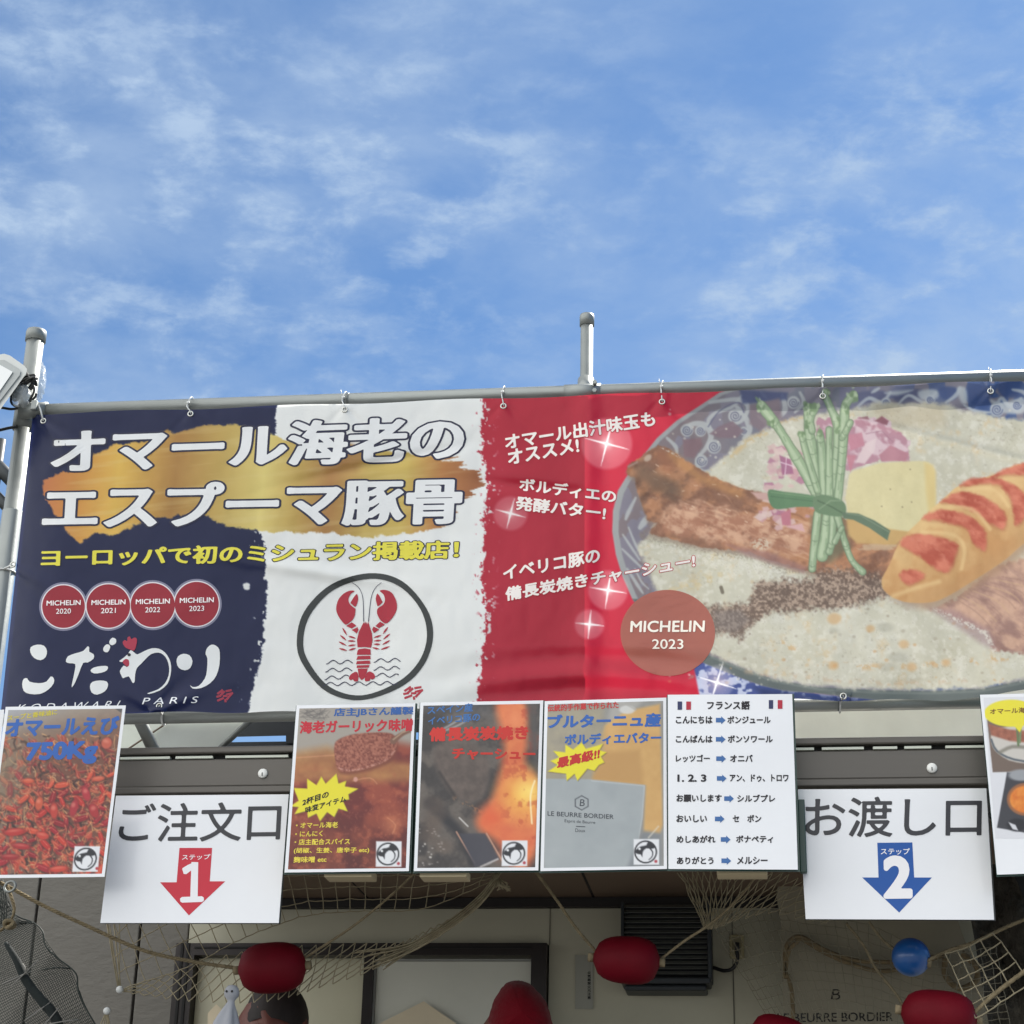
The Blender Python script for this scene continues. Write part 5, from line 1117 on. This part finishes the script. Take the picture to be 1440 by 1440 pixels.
pt(t,s,'スペイン産',(601,1005),(665,1000.5),(601,993),(62,110,170),.025); pt(t,s,'イベリコ豚の',(602,1020),(675,1014),(602,1008.5),(62,110,170),.025)
pt(t,s,'備長炭炭焼き',(603.5,1043),(743,1040),(603.5,1023),(200,54,48),.045); pt(t,s,'チャーシュー',(635.5,1068),(753,1069),(635.5,1052),(196,52,44),.045)
t,s=card('food_poster',[(766,986),(937,981),(938,1222),(760,1225)],YS-.008,'laminated poster of a wrapped block of butter, mostly grey, with a yellow burst','poster',paint_butter_pack(),bend=.004)
pt(t,s,'伝統的手作業で作られた',(770,1001),(870,996),(770,991),(190,56,56),.03); pt(t,s,'ブルターニュ産',(769,1025),(929,1022),(770,1005),BLU,.045); pt(t,s,'ボルディエバター',(794,1048),(930,1045),(794,1032),BLU,.04)
pt(t,s,'最高級!!',(783,1081),(843,1067),(784,1065.5),(190,48,44),.04)
GR=(74,78,84)
pt(t,s,'LE BEURRE BORDIER',(770,1147),(863,1152),(770,1140.5),GR,.01); pt(t,s,'Esprit de Beurre',(794,1157.5),(837,1160),(794,1152),GR,0.); pt(t,s,'Doux',(809,1170),(823,1170.4),(809,1165),GR,0.); pt(t,s,'B',(815,1133.5),(822,1133.5),(816,1124),GR,0.)
print_px('lettering',*ribbon([(810,1162),(823,1162.6)],1.1),GR,.0026,t,s)
t,s=card('phrase_sign',[(939,977),(1114,976),(1122,1223),(940,1222)],YS-.016,'white laminated sheet of French phrases with blue arrows between two columns','sign',None,bend=.003)
BK=(36,34,40)
Q=lambda x,y:(740+x*.2778,960+y*.2778)
pt(t,s,'フランス語',Q(915,137),Q(1132,137),Q(915,92),BK,.035)
rows=[('こんにちは',757,943,960,'ボンジュール',1018,1237,188),('こんばんは',757,943,960,'ボンソワール',1020,1248,285),('レッツゴー',757,930,962,'オニバ',1032,1147,383),('1. 2. 3',765,912,965,'アン、ドゥ、トロワ',1030,1328,483),('お願いします',760,990,1002,'シルブプレ',1068,1260,585),('おいしい',760,915,955,'セ　ボン',1045,1190,688),('めしあがれ',760,958,985,'ボナペティ',1062,1250,792),('ありがとう',762,948,988,'メルシー',1067,1222,900)]
for a,x0,x1,ax,b,y0,y1,y in rows:
    pt(t,s,a,Q(x0,y+19),Q(x1,y+19),Q(x0,y-19),BK,.036); pt(t,s,b,Q(y0,y+19),Q(y1,y+19),Q(y0,y-19),BK,.036)
    A=[Q(ax+dx,y+dy) for dx,dy in ((0,-10),(27,-10),(27,-18),(49,2),(27,22),(27,13),(0,13))]
    print_px('arrow',*polyfill(A),(62,104,160),.0026,t,s,fine=True)
for x0,x1,y0,y1,c in ((766,789,95,137,(50,56,92)),(810,834,95,137,(176,44,62)),(1228,1250,88,132,(50,56,92)),(1273,1297,88,132,(176,44,62))):
    print_px('flag_stripe',*polyfill([Q(x0,y0),Q(x1,y0),Q(x1,y1),Q(x0,y1)]),c,.0026,t,s,fine=True)
t,s=card('ramen_poster',[(1378,977),(1560,972),(1560,1225),(1402,1230)],YS-.01,'white poster with a yellow speech bubble over a bowl, cut by the right picture edge','poster',None,bend=.003)
rc=paint_ramen_photo(); nx,ny=86,170
U,V=np.meshgrid(np.linspace(0,1,nx),np.linspace(0,1,ny)); qq=bil([(1383,981),(1476,979),(1476,1179),(1400,1179)],U,V)
grid_obj('printed_picture',s(qq[...,0],qq[...,1],.0021).reshape(-1,3),nx,ny,lin(rc.sample(qq[...,0],qq[...,1])*255).reshape(-1,3),laminate,t)
pt(t,s,'オマール海老',(1392,1004.5),(1452,1002),(1392,996.5),(120,84,40),.02)
# step signs hanging under the box
YH=.035
def step_sign(cor,text,tq,ar,step,sq,num,nq,col,label):
    t,s=card('step_sign',cor,YH,label,'sign',None,backing=False,bend=.005)
    c2=np.array(cor,float); cen=c2.mean(0); c2=c2+(c2-cen)*np.array([.008,.004])+[1.2,1.]
    quadbox(c2.tolist(),YH+.013,YH+.016).build('backing',mat('dark_backing_board',srgb(58,60,62),.5),t)
    pt(t,s,text,*tq,(60,60,64),.012)
    a=print_px('arrow',*polyfill(ar),col,.0022,t,s,fine=True)
    print_px('lettering',*text_px(step,*sq,.012),(238,236,238),.0026,a,s); print_px('numeral',*(text_px(num,*nq,.045) if num!='1' else joinpx([ribbon(n_,w_) for n_,w_ in nq])),(236,234,236),.0026,a,s)
T3=lambda x,y:(x/3.,960+y/3.)
step_sign([(163,1119),(406,1117),(392,1298),(141,1298)],'ご注文口',((166,1185),(393.5,1182),(169,1130)),[T3(*p) for p in ((757,697),(895,697),(885,838),(950,838),(797,982),(675,842),(745,842))],'ステップ',(T3(767,748),T3(886,746),T3(769,725)),'1',[([T3(772,797),T3(778,795),T3(800,780),T3(818,768)],[7,10,9,6.5]),([T3(822,757),T3(818,914)],[9.5,10.5]),([T3(760,917),T3(768,916),T3(852,913),T3(860,913)],[4,8,8,4])],(196,44,62),'white hanging sign with a red arrow and the numeral one')
T8=lambda x,y:(1080+x*.25696,950+y*.25696)
step_sign([(1122,1110),(1387,1108.5),(1398,1293.5),(1133,1292.5)],'お渡し口',(T8(200,886),T8(1168,880),T8(203,665)),[T8(*p) for p in ((598,915),(790,913),(800,1105),(897,1105),(718,1297),(515,1105),(605,1105))],'ステップ',(T8(617,980),T8(776,980),T8(617,945)),'2',(T8(632,1222),T8(792,1220),T8(628,985)),(34,84,158),'white hanging sign with a blue arrow and the numeral two')
# pale battens and stall posts under the posters
for px0,px1,y,l in ((457,524,1231,'pale wooden batten under the paste poster'),(591,657,1231,'pale wooden batten under the charcoal poster'),(1008,1079,1227,'pale wooden batten under the phrase sheet')):
    a,b=at(px0,y,-.02),at(px1,y,-.02); o=MB().box((a[0],-.03,a[2]-.006),(b[0],.03,a[2]+.012),.002).build('wooden_batten',mat('pale_batten_wood',srgb(196,182,150),.7,var=.1,vscale=20,stretch=(.2,1,1)),None); tag(o,l,'batten')
for px,l in ((587,'dark green post between the paste poster and the charcoal poster'),(1126,'dark green post between the phrase sheet and the pick-up sign'),(1399,'dark green post right of the pick-up sign')):
    a=at(px,1110,.02); z0,z1=at(px,1228,.02)[2],at(px,1100 if px<1000 else 1125,.02)[2]
    o=MB().box((a[0]-.008,.012,z0),(a[0]+.008,.03,z1),.002).build('green_post',green_pl,None); tag(o,l,'post')
# ================================================================ ROPES, NETS, FLOATS
def rope(pts,r,label,Ydef=.3,twist=True,mat_=None):
    r=r*.74; q=cr([P(*p) if len(p)==3 else P(p[0],p[1],Ydef) for p in pts],8,False); m=MB()
    if twist:
        d=np.cumsum(np.r_[0,np.linalg.norm(np.diff(q,axis=0),axis=1)]); n=max(int(d[-1]/.006),8); tt=np.linspace(0,d[-1],n)
        c=np.stack([np.interp(tt,d,q[:,k]) for k in range(3)],1)
        for s in range(3):
            ph=tt/(r*7)*2*math.pi+s*2.094; off=np.stack([.55*r*np.cos(ph)*.5,.55*r*np.sin(ph),.55*r*np.cos(ph)],1)
            m.tube(c+off,r*.62,6)
    else: m.tube(q,r,7)
    return tag(m.build('rope',mat_ or rope_m,None,True),label,'rope')
YF=.34
rope([(-10,1238,.2),(10,1246,.24),(60,1273,.26),(120,1301,.28),(200,1336,.31),(270,1352,.33),(330,1361,YF),(342,1362,YF)],.0062,'hemp rope running from the wall hook down to the left red float',Ydef=.3)
rope([(427,1348,YF),(500,1300,.3),(560,1250,.26),(600,1210,.2)],.0052,'rope rising from the left red float to the charcoal poster')
rope([(738,1205,.2),(780,1262,.26),(810,1305,.3),(838,1338,YF)],.0052,'rope coming down from the butter poster to the middle red float')
rope([(925,1352,YF),(960,1325,.32),(1000,1298,.3),(1040,1262,.26),(1075,1215,.2)],.0056,'rope rising from the middle red float to the phrase sheet')
rope([(1302,1352,.3),(1330,1338,.3),(1370,1325,.28),(1410,1306,.26),(1460,1285,.24)],.0066,'rope stretching right from the blue ball float')
rope([(1350,1446,.2),(1385,1410,.18),(1415,1385,.16),(1460,1352,.12)],.0085,'thick rope rising right beside the lowest red float')
rope([(1190,1298,.5),(1215,1330,.5),(1232,1362,.5),(1262,1400,.45),(1272,1420,.4)],.005,'thin rope hanging behind the blue ball float',twist=False)
rope([(1222,1296,.42),(1240,1320,.42),(1256,1334,.4),(1266,1340,.38)],.005,'short rope from the pick-up sign to the blue ball float',twist=False)
dkrope=mat('dark_wet_rope',srgb(112,98,72),.9,var=.3,vscale=40)
m=MB()
for off in (0,7):
    m.tube(cr([P(1106-off*.4,1376,1.0),P(1104+off*.6,1340,1.0),P(1112+off,1322+off*.6,1.0),P(1128,1318+off*.5,1.0),P(1160,1336+off*.6,1.0),P(1200,1350+off,1.0),P(1240,1353+off*1.8,1.0),P(1280,1352+off,1.0),P(1330,1342,1.0)],6,False),.0062,7)
m.tube(cr([P(1108,1370,1.0),P(1114,1400,1.0),P(1116,1450,1.0)],5,False),.006,7)
tag(m.build('rope',dkrope,None,True),'dark doubled rope looped over the cream bag behind the nets','rope')
m=MB(); m.tube(cr([P(1330,1348,1.0),P(1330,1372,1.0),P(1350,1390,1.0),P(1372,1380,1.0),P(1374,1360,1.0),P(1352,1340,1.0)],6,False),.009,8); tag(m.build('rope',dkrope,None,True),'dark rope ring hanging against the cream bag at right','rope')
rope([(10,1246,.22),(16,1262,.22),(20,1280,.22),(14,1296,.22),(4,1306,.22),(-14,1318,.22)],.006,'loop of rope knotted at the green trap net on the left')
m=MB(); c=np.array(P(13,1300,.21))
for k in range(3): m.tube([c+np.array([.011*math.cos(a),-.004+.004*k+.006*math.sin(2*a+k),.009*math.sin(a)]) for a in np.linspace(0,2*math.pi,16,endpoint=False)],.0052,7,closed=True)
tag(m.build('rope_knot',rope_m,None,True),'knot in the rope loop at the green trap net','knot')
m=MB(); c=np.array(P(14,1247,.215)); m.tube([c+np.array([.014*math.cos(a),.004*math.sin(a),.014*math.sin(a)]) for a in np.linspace(0,2*math.pi,20,endpoint=False)],.0035,8,closed=True); tag(m.build('ring_hook',galv,None,True),'steel ring hook under the lobster poster holding the rope','hook')
def net(name,top,bot,nu,nv,r,label,material=net_m,sag=.0,diamond=False,jit=1.2,seed=1,part=None):
    rs=np.random.RandomState(seed)
    def along(p,u):
        p=np.array([(q[0],q[1],q[2]) for q in p],float); d=np.linspace(0,1,len(p)); return np.stack([np.interp(u,d,p[:,k]) for k in range(3)],-1)
    def smooth(p): 
        p=np.array(p,float); q=cr(p,6,False); return q
    T,B=smooth(top),smooth(bot); u=np.linspace(0,1,nu+1); v=np.linspace(0,1,nv+1)
    g=np.zeros((nv+1,nu+1,3))
    for j in range(nv+1):
        sh=(.5/nu if (diamond and j%2) else 0.); a=along(T,np.clip(u+sh,0,1)); b=along(B,np.clip(u+sh,0,1)); g[j]=a*(1-v[j])+b*v[j]
        g[j,:,1]+=sag*math.sin(math.pi*v[j])
    g[...,:2]+=(rs.rand(*g.shape[:2],2)-.5)*jit
    W=at(g[...,0],g[...,1],g[...,2]); m=MB()
    for j in range(nv+1):
        for i in range(nu+1):
            if diamond:
                if j<nv:
                    for di in ((0,1) if j%2 else (-1,0)):
                        if 0<=i+di<=nu: seg(m,W[j,i],W[j+1,i+di],r)
            else:
                if i<nu: seg(m,W[j,i],W[j,i+1],r)
                if j<nv: seg(m,W[j,i],W[j+1,i],r)
    if part is not None: return m.build(name,material,part,True,fix=False)
    return tag(m.build(name,material,None,True,fix=False),label,'net')
def seg(m,a,b,r):
    md=(a+b)/2; md[2]-=.08*np.linalg.norm(b-a)*.5; m.tube([a,md,b],r,4,caps=False)
YN=.45
t=thing('fishing_net',P(400,1300,YN),'pale fishing net draped below the order sign and gathered towards the right','net')
net('hanging_mesh',[(152,1300,YN),(200,1240,YN),(300,1215,YN),(400,1212,YN),(500,1215,YN),(600,1214,YN),(700,1218,YN)],[(168,1392,YN),(260,1360,YN),(340,1320,YN),(420,1290,YN),(500,1280,YN),(590,1278,YN),(690,1240,YN)],26,4,.0013,None,part=t,jit=2.5)
net('gathered_mesh',[(168,1392,YN),(240,1368,YN),(330,1340,YN-.02),(420,1330,YN-.03),(500,1326,YN),(560,1325,YN),(600,1308,YN),(650,1280,YN),(700,1235,YN)],[(172,1394,YN),(230,1404,YN),(300,1410,YN-.06),(380,1408,YN-.1),(440,1392,YN-.06),(520,1366,YN),(590,1330,YN),(640,1296,YN),(704,1240,YN)],34,5,.0014,None,part=t,diamond=True,jit=1.5,seed=3)
m=MB(); rs=np.random.RandomState(8)
for k in range(26):
    o_=rs.uniform(-1,1); y_=YN+rs.uniform(-.012,.012)
    m.tube(cr([P(520+rs.uniform(-25,25),1352+o_*16,y_),P(575,1334+o_*7,y_),P(630,1302+o_*7,y_),P(675,1266+o_*8,y_),P(700+rs.uniform(-4,6),1232+o_*6,y_)],4,False),.0017,4)
for k in range(16): m.tube([P(697+rs.uniform(-5,5),1236,YN),P(706+rs.uniform(-8,10),1244+rs.uniform(-4,6),YN-.01),P(709+rs.uniform(-12,12),1246+rs.uniform(0,8),YN-.01)],.0017,4)
m.build('gathered_bundle',net_m,t,True,fix=False)
m=MB()
for a,b in (((154,1300),(168,1392)),((160,1300),(170,1390)),((150,1298),(166,1390)),((168,1300),(168,1390))): m.tube([P(a[0],a[1],YN),P(b[0],b[1],YN)],.0015,4)
m.build('edge_cords',net_m,t,True,fix=False)
o=net('fishing_net',[(953,1226,.5),(985,1226,.5),(1030,1226,.5),(1090,1226,.5),(1140,1240,.5),(1200,1262,.5)],[(992,1306,.5),(998,1306,.5),(1006,1306,.5),(1020,1300,.5),(1080,1285,.5),(1160,1300,.5)],22,5,.0014,'pale net gathered to a point in front of the ventilator, under the phrase sheet',diamond=True,jit=3,seed=5)
o=net('fishing_net',[(1000,1300,.62),(1060,1280,.62),(1130,1285,.62),(1220,1300,.62),(1320,1340,.5),(1400,1330,.45)],[(1090,1446,.55),(1130,1440,.5),(1170,1432,.5),(1230,1440,.45),(1300,1452,.4),(1420,1442,.35)],30,11,.00085,'fine pale net spread over the cream bag behind the blue ball',material=mat('fine_net_twine',srgb(120,114,96),.9,var=.2),diamond=False,jit=2.5,seed=6)
o=net('fishing_net',[(1330,1340,.22),(1352,1334,.22),(1372,1326,.22),(1396,1312,.22)],[(1372,1432,.17),(1396,1418,.17),(1420,1402,.17),(1450,1380,.17)],4,5,.0017,'coarse square net hanging between the two ropes at the right edge',jit=3,seed=7)
for k,(x,y,l) in enumerate(((169,1392,'white round knob on the siding where the net corner is tied'),(151,1422,'white round knob low on the siding holding another net'))):
    c=P(x,y,YN-.01); kb=MB().lathe(c,[(.006,-.004),(.0095,0),(.0095,.006),(.005,.010)],16,'y').build('wall_peg',nylon,None,True); tag(kb,l,'knob')
m=MB()
for dx in (-14,-8,-3,4,1): m.tube([P(151+dx*.15,1424,YN),P(151+dx,1450,YN)],.0016,4)
tag(m.build('cord_bunch',net_m,None,True,fix=False),'bunch of net cords hanging from the lower white knob','cord')
def float_(name,cx,cy,L,H,Y,rot,col,label,taper=0.,hue=None):
    c=np.array(P(cx,cy,Y)); sc=F_PX/np.linalg.norm(c-CAM)
    a,b=L/2/sc,H/2/sc; prof=[]
    for k in range(13):
        t_=-1+2*k/12.; r=(1-abs(t_)**2.9)**(1/2.3) if abs(t_)<1 else .12
        prof.append((max(r,.14)*b*(1+taper*t_),a*t_))
    m=MB().lathe((0,0,0),prof,28,'x'); v=np.array(m.v); ca,sa=math.cos(R(rot)),math.sin(R(rot))
    v=np.stack([v[:,0]*ca-v[:,2]*sa,v[:,1],v[:,0]*sa+v[:,2]*ca],1)+c; m.v=[tuple(q) for q in v]
    t=thing(name,tuple(c),label,'float'); m.build('body',col,t,True)
    k=MB()
    for sg in (-1,1):
        d=np.array([ca,0,sa])*sg; k.tube([c+d*a*.97,c+d*(a+.012)],.011,10)
    k.build('rope_eye',rope_m,t,True); return t
redf=mat('red_float_plastic',srgb(96,0,18),.65,spec=.18,var=.14,vscale=12,bump=.08,bscale=50)
float_('net_float',383,1361,94,68,YF-.02,4,redf,'red oval float hanging in front of the window, under the order sign')
float_('net_float',881,1350,92,64,YF-.02,-4,redf,'red oval float hanging in front of the ventilator',.05)
float_('net_float',1320,1428,100,66,.2,-8,redf,'bright red float in front of the cream bag lettering',.06)
float_('net_float',1096,1458,80,56,.4,-14,redf,'red float barely showing at the bottom edge below the socket')
bl=thing('ball_float',P(1281,1346,.32),'blue ball float hanging on ropes under the pick-up sign','float')
c=P(1281,1346,.32); r=25.5*np.linalg.norm(np.array(c)-CAM)/F_PX
MB().lathe(c,[(max(r*math.cos(a),.004),r*math.sin(a)) for a in np.linspace(-1.57,1.57,20)],32).build('ball',mat('blue_float_plastic',srgb(24,82,148),.35,var=.08,coat=.3),bl,True)
MB().tube([P(1300,1352,.31),P(1310,1355,.31)],.012,8).build('rope_eye',rope_m,bl,True)
# cream shop bag with printed name
bag=thing('cream_bag',P(1240,1440,1.1),'big cream bag or cloth with a printed butter maker name, behind the nets at right','bag')
bagm=mat('cream_bag_cloth',srgb(140,134,116),.8,var=.06,bump=.15,bscale=12)
bp=cr([(1104,1470),(1100,1380),(1098,1300),(1100,1240),(1200,1232),(1300,1236),(1336,1262),(1352,1310),(1376,1370),(1398,1440),(1400,1475)],5,False)
quadbox([tuple(q) for q in bp],1.04,1.14).build('cloth',bagm,bag)
def bagpx(x,y,lay=0.): return at(x,y,1.04-lay)
print_px('lettering',*text_px('B',(1168,1406),(1181,1406),(1171,1391),-.005),(40,38,36),.001,bag,bagpx)
print_px('lettering',*text_px('LE BEURRE BORDIER',(1093,1438),(1256,1436),(1093,1425),.012),(40,38,36),.001,bag,bagpx)
# rough dark burlap drape at the right edge
nx,ny=60,70; U,V=np.meshgrid(np.linspace(0,1,nx),np.linspace(0,1,ny)); xx=1352+V*46+U*(1560-1352-V*46); yy=1215+V*270
dy=.10*(fbm(U*4,V*5,71,4)-.5)+.05*(fbm(U*22,V*24,75,3)-.5)+.06*np.sin(U*9)
o=grid_obj('burlap_drape',at(xx,yy,.62+dy).reshape(-1,3),nx,ny,None,mat('dark_burlap',srgb(72,68,60),.95,var=.6,vscale=34,bump=1.,bscale=90,bdist=.02,stretch=(1,1,.35)),None); tag(o,'rough dark grey burlap drape hanging at the right picture edge','drape')
quadbox([(1425,1228),(1440,1228),(1470,1300),(1456,1300)],.5,.52).build('dark_strap',mat('black_gap',(.01,.01,.01)),None); tag(bpy.data.objects['dark_strap'],'black strap crossing the burlap drape at the right edge','strap')
# green trap net on the left
trap=thing('trap_net',P(60,1400,.5),'dark green collapsible trap net hanging at the lower left','trap net')
gm=mat('dark_green_mesh',srgb(20,30,26),.8,var=.2)
net('netting',[(-14,1236,.55),(4,1248,.5),(24,1290,.48),(46,1298,.5),(62,1318,.5),(80,1345,.5),(98,1362,.5),(108,1384,.5),(124,1424,.5),(140,1452,.5)],[(-30,1260,.55),(-30,1290,.5),(-30,1310,.5),(-30,1340,.5),(-30,1370,.5),(-30,1390,.5),(-20,1420,.5),(0,1450,.5),(30,1470,.5),(60,1490,.5)],80,44,.0008,None,material=gm,part=trap,jit=.8,seed=12,sag=-.1)
m=MB(); m.tube(cr([P(8,1240,.5),P(10,1270,.5),P(24,1288,.5),P(46,1297,.5),P(60,1310,.5),P(64,1330,.5),P(82,1348,.5),P(98,1360,.5),P(108,1372,.5),P(110,1392,.5),P(122,1420,.5),P(140,1450,.5)],5,False),.0022,6)
m.tube(cr([P(26,1298,.5),P(46,1298,.49)],4,False),.0016,6); m.tube(cr([P(58,1364,.46),P(80,1361,.47),P(98,1362,.5)],4,False),.0016,6)
for k in range(4): m.tube(cr([P(-6+k*3,1236,.48),P(0+k*3,1262,.48),P(-2+k*3.5,1300,.48)],4,False),.0018,5)
m.build('hoop_wire',mat('black_green_wire',srgb(22,34,30),.6),trap,True)
m=MB(); m.tube(cr([P(8,1326,.45),P(24,1352,.44),P(36,1378,.44),P(56,1404,.44),P(74,1425,.44),P(86,1450,.44)],6,False),[.006,.011,.012,.014,.013],9); m.build('rolled_seam',mat('black_green_cloth',srgb(20,28,28),.9,var=.3,bump=.4,bscale=60),trap,True)
m=MB()
for a,b in (((3,1384),(44,1366)),((16,1387),(54,1350)),((34,1436),(70,1410)),((60,1444),(82,1418)),((36,1366),(32,1355)),((70,1440),(110,1434))): m.tube([P(a[0],a[1],.42),P((a[0]+b[0])/2+1,(a[1]+b[1])/2-1,.425),P(b[0],b[1],.43)],.0016,5)
m.build('tie_twine',mat('grey_twine',srgb(120,118,114),.7),trap,True)
# ghost-shaped cloth doll
gd_=thing('cloth_doll',P(322,1420,.2),'little white cloth weather doll hanging in front of the left float','doll')
cl=mat('white_doll_cloth',srgb(150,152,158),.85,var=.05)
c=np.array(P(326,1396,.2)); s_=np.linalg.norm(c-CAM)/F_PX
V=[];F=[]; n=28
for j,(rr,dz,dx) in enumerate(((.5,10.5,0),(6,9.2,0),(9,5.5,0),(10.5,0,0),(9.5,-5,0),(6,-9,0),(4.6,-11.5,0),(6.5,-16,-1),(11,-26,-3),(16,-38,-5),(20,-50,-6),(23,-60,-7))):
    for k in range(n):
        a=2*math.pi*k/n; w_=rr*(1+(.14*math.sin(5*a+.6) if j>7 else 0)); V.append(c+np.array([w_*math.cos(a)+dx,w_*math.sin(a)*.85,dz+(1.6*math.sin(5*a) if j==11 else 0)])*s_)
for j in range(11):
    for k in range(n): F.append((j*n+k,j*n+(k+1)%n,(j+1)*n+(k+1)%n,(j+1)*n+k))
MB().add(V,F).build('cloth',cl,gd_,True)
for dx in (-5,2.5):
    e=c+np.array([dx*s_,-9.3*s_,.5*s_]); MB().lathe(tuple(e),[(.0004,-.002),(.0028,-.001),(.0030,0),(.0015,.0012)],10,'y').build('eye',black_rub,gd_,True)
# ================================================================ PERSON inside the stall
YQ=.78
def skin(name,nodes,edges,material,parent,sub=2):
    me=bpy.data.meshes.new(name); me.from_pydata([n[0] for n in nodes],edges,[]); me.update()
    o=bpy.data.objects.new(name,me); COL.objects.link(o)
    md=o.modifiers.new('skin','SKIN'); md.use_smooth_shade=True
    for k,n in enumerate(nodes):
        sv=me.skin_vertices[0].data[k]; r=n[1]; sv.radius=(r,r) if isinstance(r,(int,float)) else r
    me.skin_vertices[0].data[0].use_root=True
    ss=o.modifiers.new('sub','SUBSURF'); ss.levels=sub; ss.render_levels=sub
    bpy.context.view_layer.update()
    m2=bpy.data.meshes.new_from_object(o.evaluated_get(bpy.context.evaluated_depsgraph_get()))
    bpy.data.objects.remove(o); v=[q.co[:] for q in m2.vertices]; f=[list(p.vertices) for p in m2.polygons]; bpy.data.meshes.remove(m2)
    return obj(name,v,f,material,parent,True)
def cap_shell(name,cen,r,z0,material,parent,cut=-.2):
    V=[];F=[];n=28;K=10
    for j in range(K+1):
        a=math.pi/2-(math.pi/2+.5)*j/K
        for i in range(n):
            b=2*math.pi*i/n; front=max(0,-math.sin(b)); aa=a if a>0 else a*(1-front*.9)
            V.append((cen[0]+r[0]*math.cos(aa)*math.cos(b),cen[1]+r[1]*math.cos(aa)*math.sin(b)+.01,cen[2]+r[2]*math.sin(aa)))
    for j in range(K):
        for i in range(n): F.append((j*n+i,j*n+(i+1)%n,(j+1)*n+(i+1)%n,(j+1)*n+i))
    return MB().add(V,F).build(name,material,parent,True)
def make_person(px,py,Y,label,cap=None):
    hc=np.array(P(px,py,Y))
    hx,hy,hz=hc
    ch=hz-.10          # chin height
    per=thing('person',(hx,hy,ch-1.42),label,'person')
    J=lambda x,y,z:(hx+x,hy+y,ch+z)
    nodes=[(J(0,.05,-.62),(.15,.11)),(J(0,.05,-.42),(.13,.10)),(J(0,.05,-.22),(.16,.10)),(J(0,.04,-.10),(.10,.07)),(J(-.005,.03,-.03),.055),(J(-.01,.015,.03),.056),(J(-.012,.01,.085),(.074,.085)),(J(-.01,.012,.145),(.080,.092)),(J(-.008,.02,.19),(.06,.07)),
     (J(-.20,.05,-.13),.055),(J(-.27,-.02,-.38),.045),(J(-.20,-.22,-.50),.033),(J(-.15,-.30,-.50),.028),
     (J(.20,.05,-.13),.055),(J(.27,-.02,-.38),.045),(J(.20,-.22,-.50),.033),(J(.15,-.30,-.50),.028),
     (J(-.09,.05,-.85),.085),(J(-.10,.05,-1.20),.055),(J(-.10,.05,-1.38),.04),(J(.09,.05,-.85),.085),(J(.10,.05,-1.20),.055),(J(.10,.05,-1.38),.04)]
    edges=[(0,1),(1,2),(2,3),(3,4),(4,5),(5,6),(6,7),(7,8),(2,9),(9,10),(10,11),(11,12),(2,13),(13,14),(14,15),(15,16),(0,17),(17,18),(18,19),(0,20),(20,21),(21,22)]
    # face: nose, brow, ears, chin grown from the same skeleton
    k=len(nodes); nodes+=[(J(-.045,-.085,.075),.014),(J(-.012,-.075,.015),.026),(J(.072,.015,.08),.016),(J(-.095,.03,.08),.016)]; edges+=[(6,k),(5,k+1),(6,k+2),(6,k+3)]
    for sx,wr_ in ((-1,12),(1,16)):
        for q in range(5):
            k=len(nodes); L_=(.05,.062,.066,.06,.045)[q]; bx=sx*.15-sx*.02+ (q-2)*.012
            nodes+=[(J(bx,-.345,-.505),.010),(J(bx,-.345-L_*.55,-.51),.0085),(J(bx,-.345-L_,-.53),.007)]; edges+=[(wr_,k),(k,k+1),(k+1,k+2)]
    skin('body',nodes,edges,mat('skin_tone',srgb(104,56,46),.55,var=.08),per)
    if not cap: cap_shell('hair',J(-.008,.02,.125),(.088,.104,.108),0,mat('dark_brown_hair',srgb(34,24,22),.7,var=.3,vscale=60,stretch=(1,1,.2)),per)
    m=MB(); m.lathe(J(0,.05,0),[(.215,-.92),(.19,-.62),(.175,-.42),(.20,-.22),(.14,-.13),(.075,-.085)],28,sy=.72); m.build('shirt',mat('dark_shirt_cloth',srgb(44,40,44),.9,var=.1),per,True)
    for sx in (-1,1):
        x,y,z=J(-.018+sx*.030,-.073,.092); MB().lathe((x,y,z),[(.001,-.003),(.006,-.001),(.007,.001),(.004,.003)],12,'y').build('eye',mat('eye_dark',srgb(40,30,28),.3),per,True)
    if cap:
        lump('cap',cap,Y,.115,mat('dark_red_cap_cloth',srgb(104,0,18),.85,spec=.15,bump=.4,bscale=25,sheen=.1),parent=per,noise_=.05,seed=3)
    return ch
ch=make_person(388,1447,YQ,'person standing inside the stall with only the head showing behind the left red float')
make_person(733,1462,.72,'person in a dark red cap before the window right pane, only the cap showing',[(712,1382),(727,1378),(742,1381),(757,1394),(769,1411),(775,1428),(779,1450),(774,1468),(735,1474),(694,1468),(686,1450),(689,1422),(699,1397)])
# ================================================================ stall floor and counter that carry the person
cnt=thing('stall_counter',(0,.5,0),'dark serving counter of the stall below the nets','counter')
x0c,x1c=at(280,1400,.5)[0],at(1440,1400,.5)[0]; fl_z=ch-1.42
MB().box((x0c,.42,0),(x1c,.50,fl_z+.85)).build('front_panel',dkm,cnt)
MB().box((x0c,.36,fl_z+.853),(x1c,.62,fl_z+.893),.005).build('counter_top',brown,cnt)
o=MB().box((x0c,.503,0),(x1c,YW-.04,fl_z)).build('stall_floor',dkm,None); tag(o,kind='structure')
# pale flat shapes with pointed tops set before the window panes
bdm=mat('pale_buff_shape',srgb(214,200,172),.7,var=.05)
for pts,l in (([(518,1447),(596,1408),(660,1452),(660,1600),(518,1600)],'pale flat shape with a pointed top before the right window pane'),([(292,1425),(304,1412),(330,1436),(330,1600),(292,1600)],'pale flat shape with a pointed top behind the cloth doll')):
    o=quadbox(pts,YW-.032,YW-.024).build('pointed_shape',bdm,None); tag(o,l,'board')
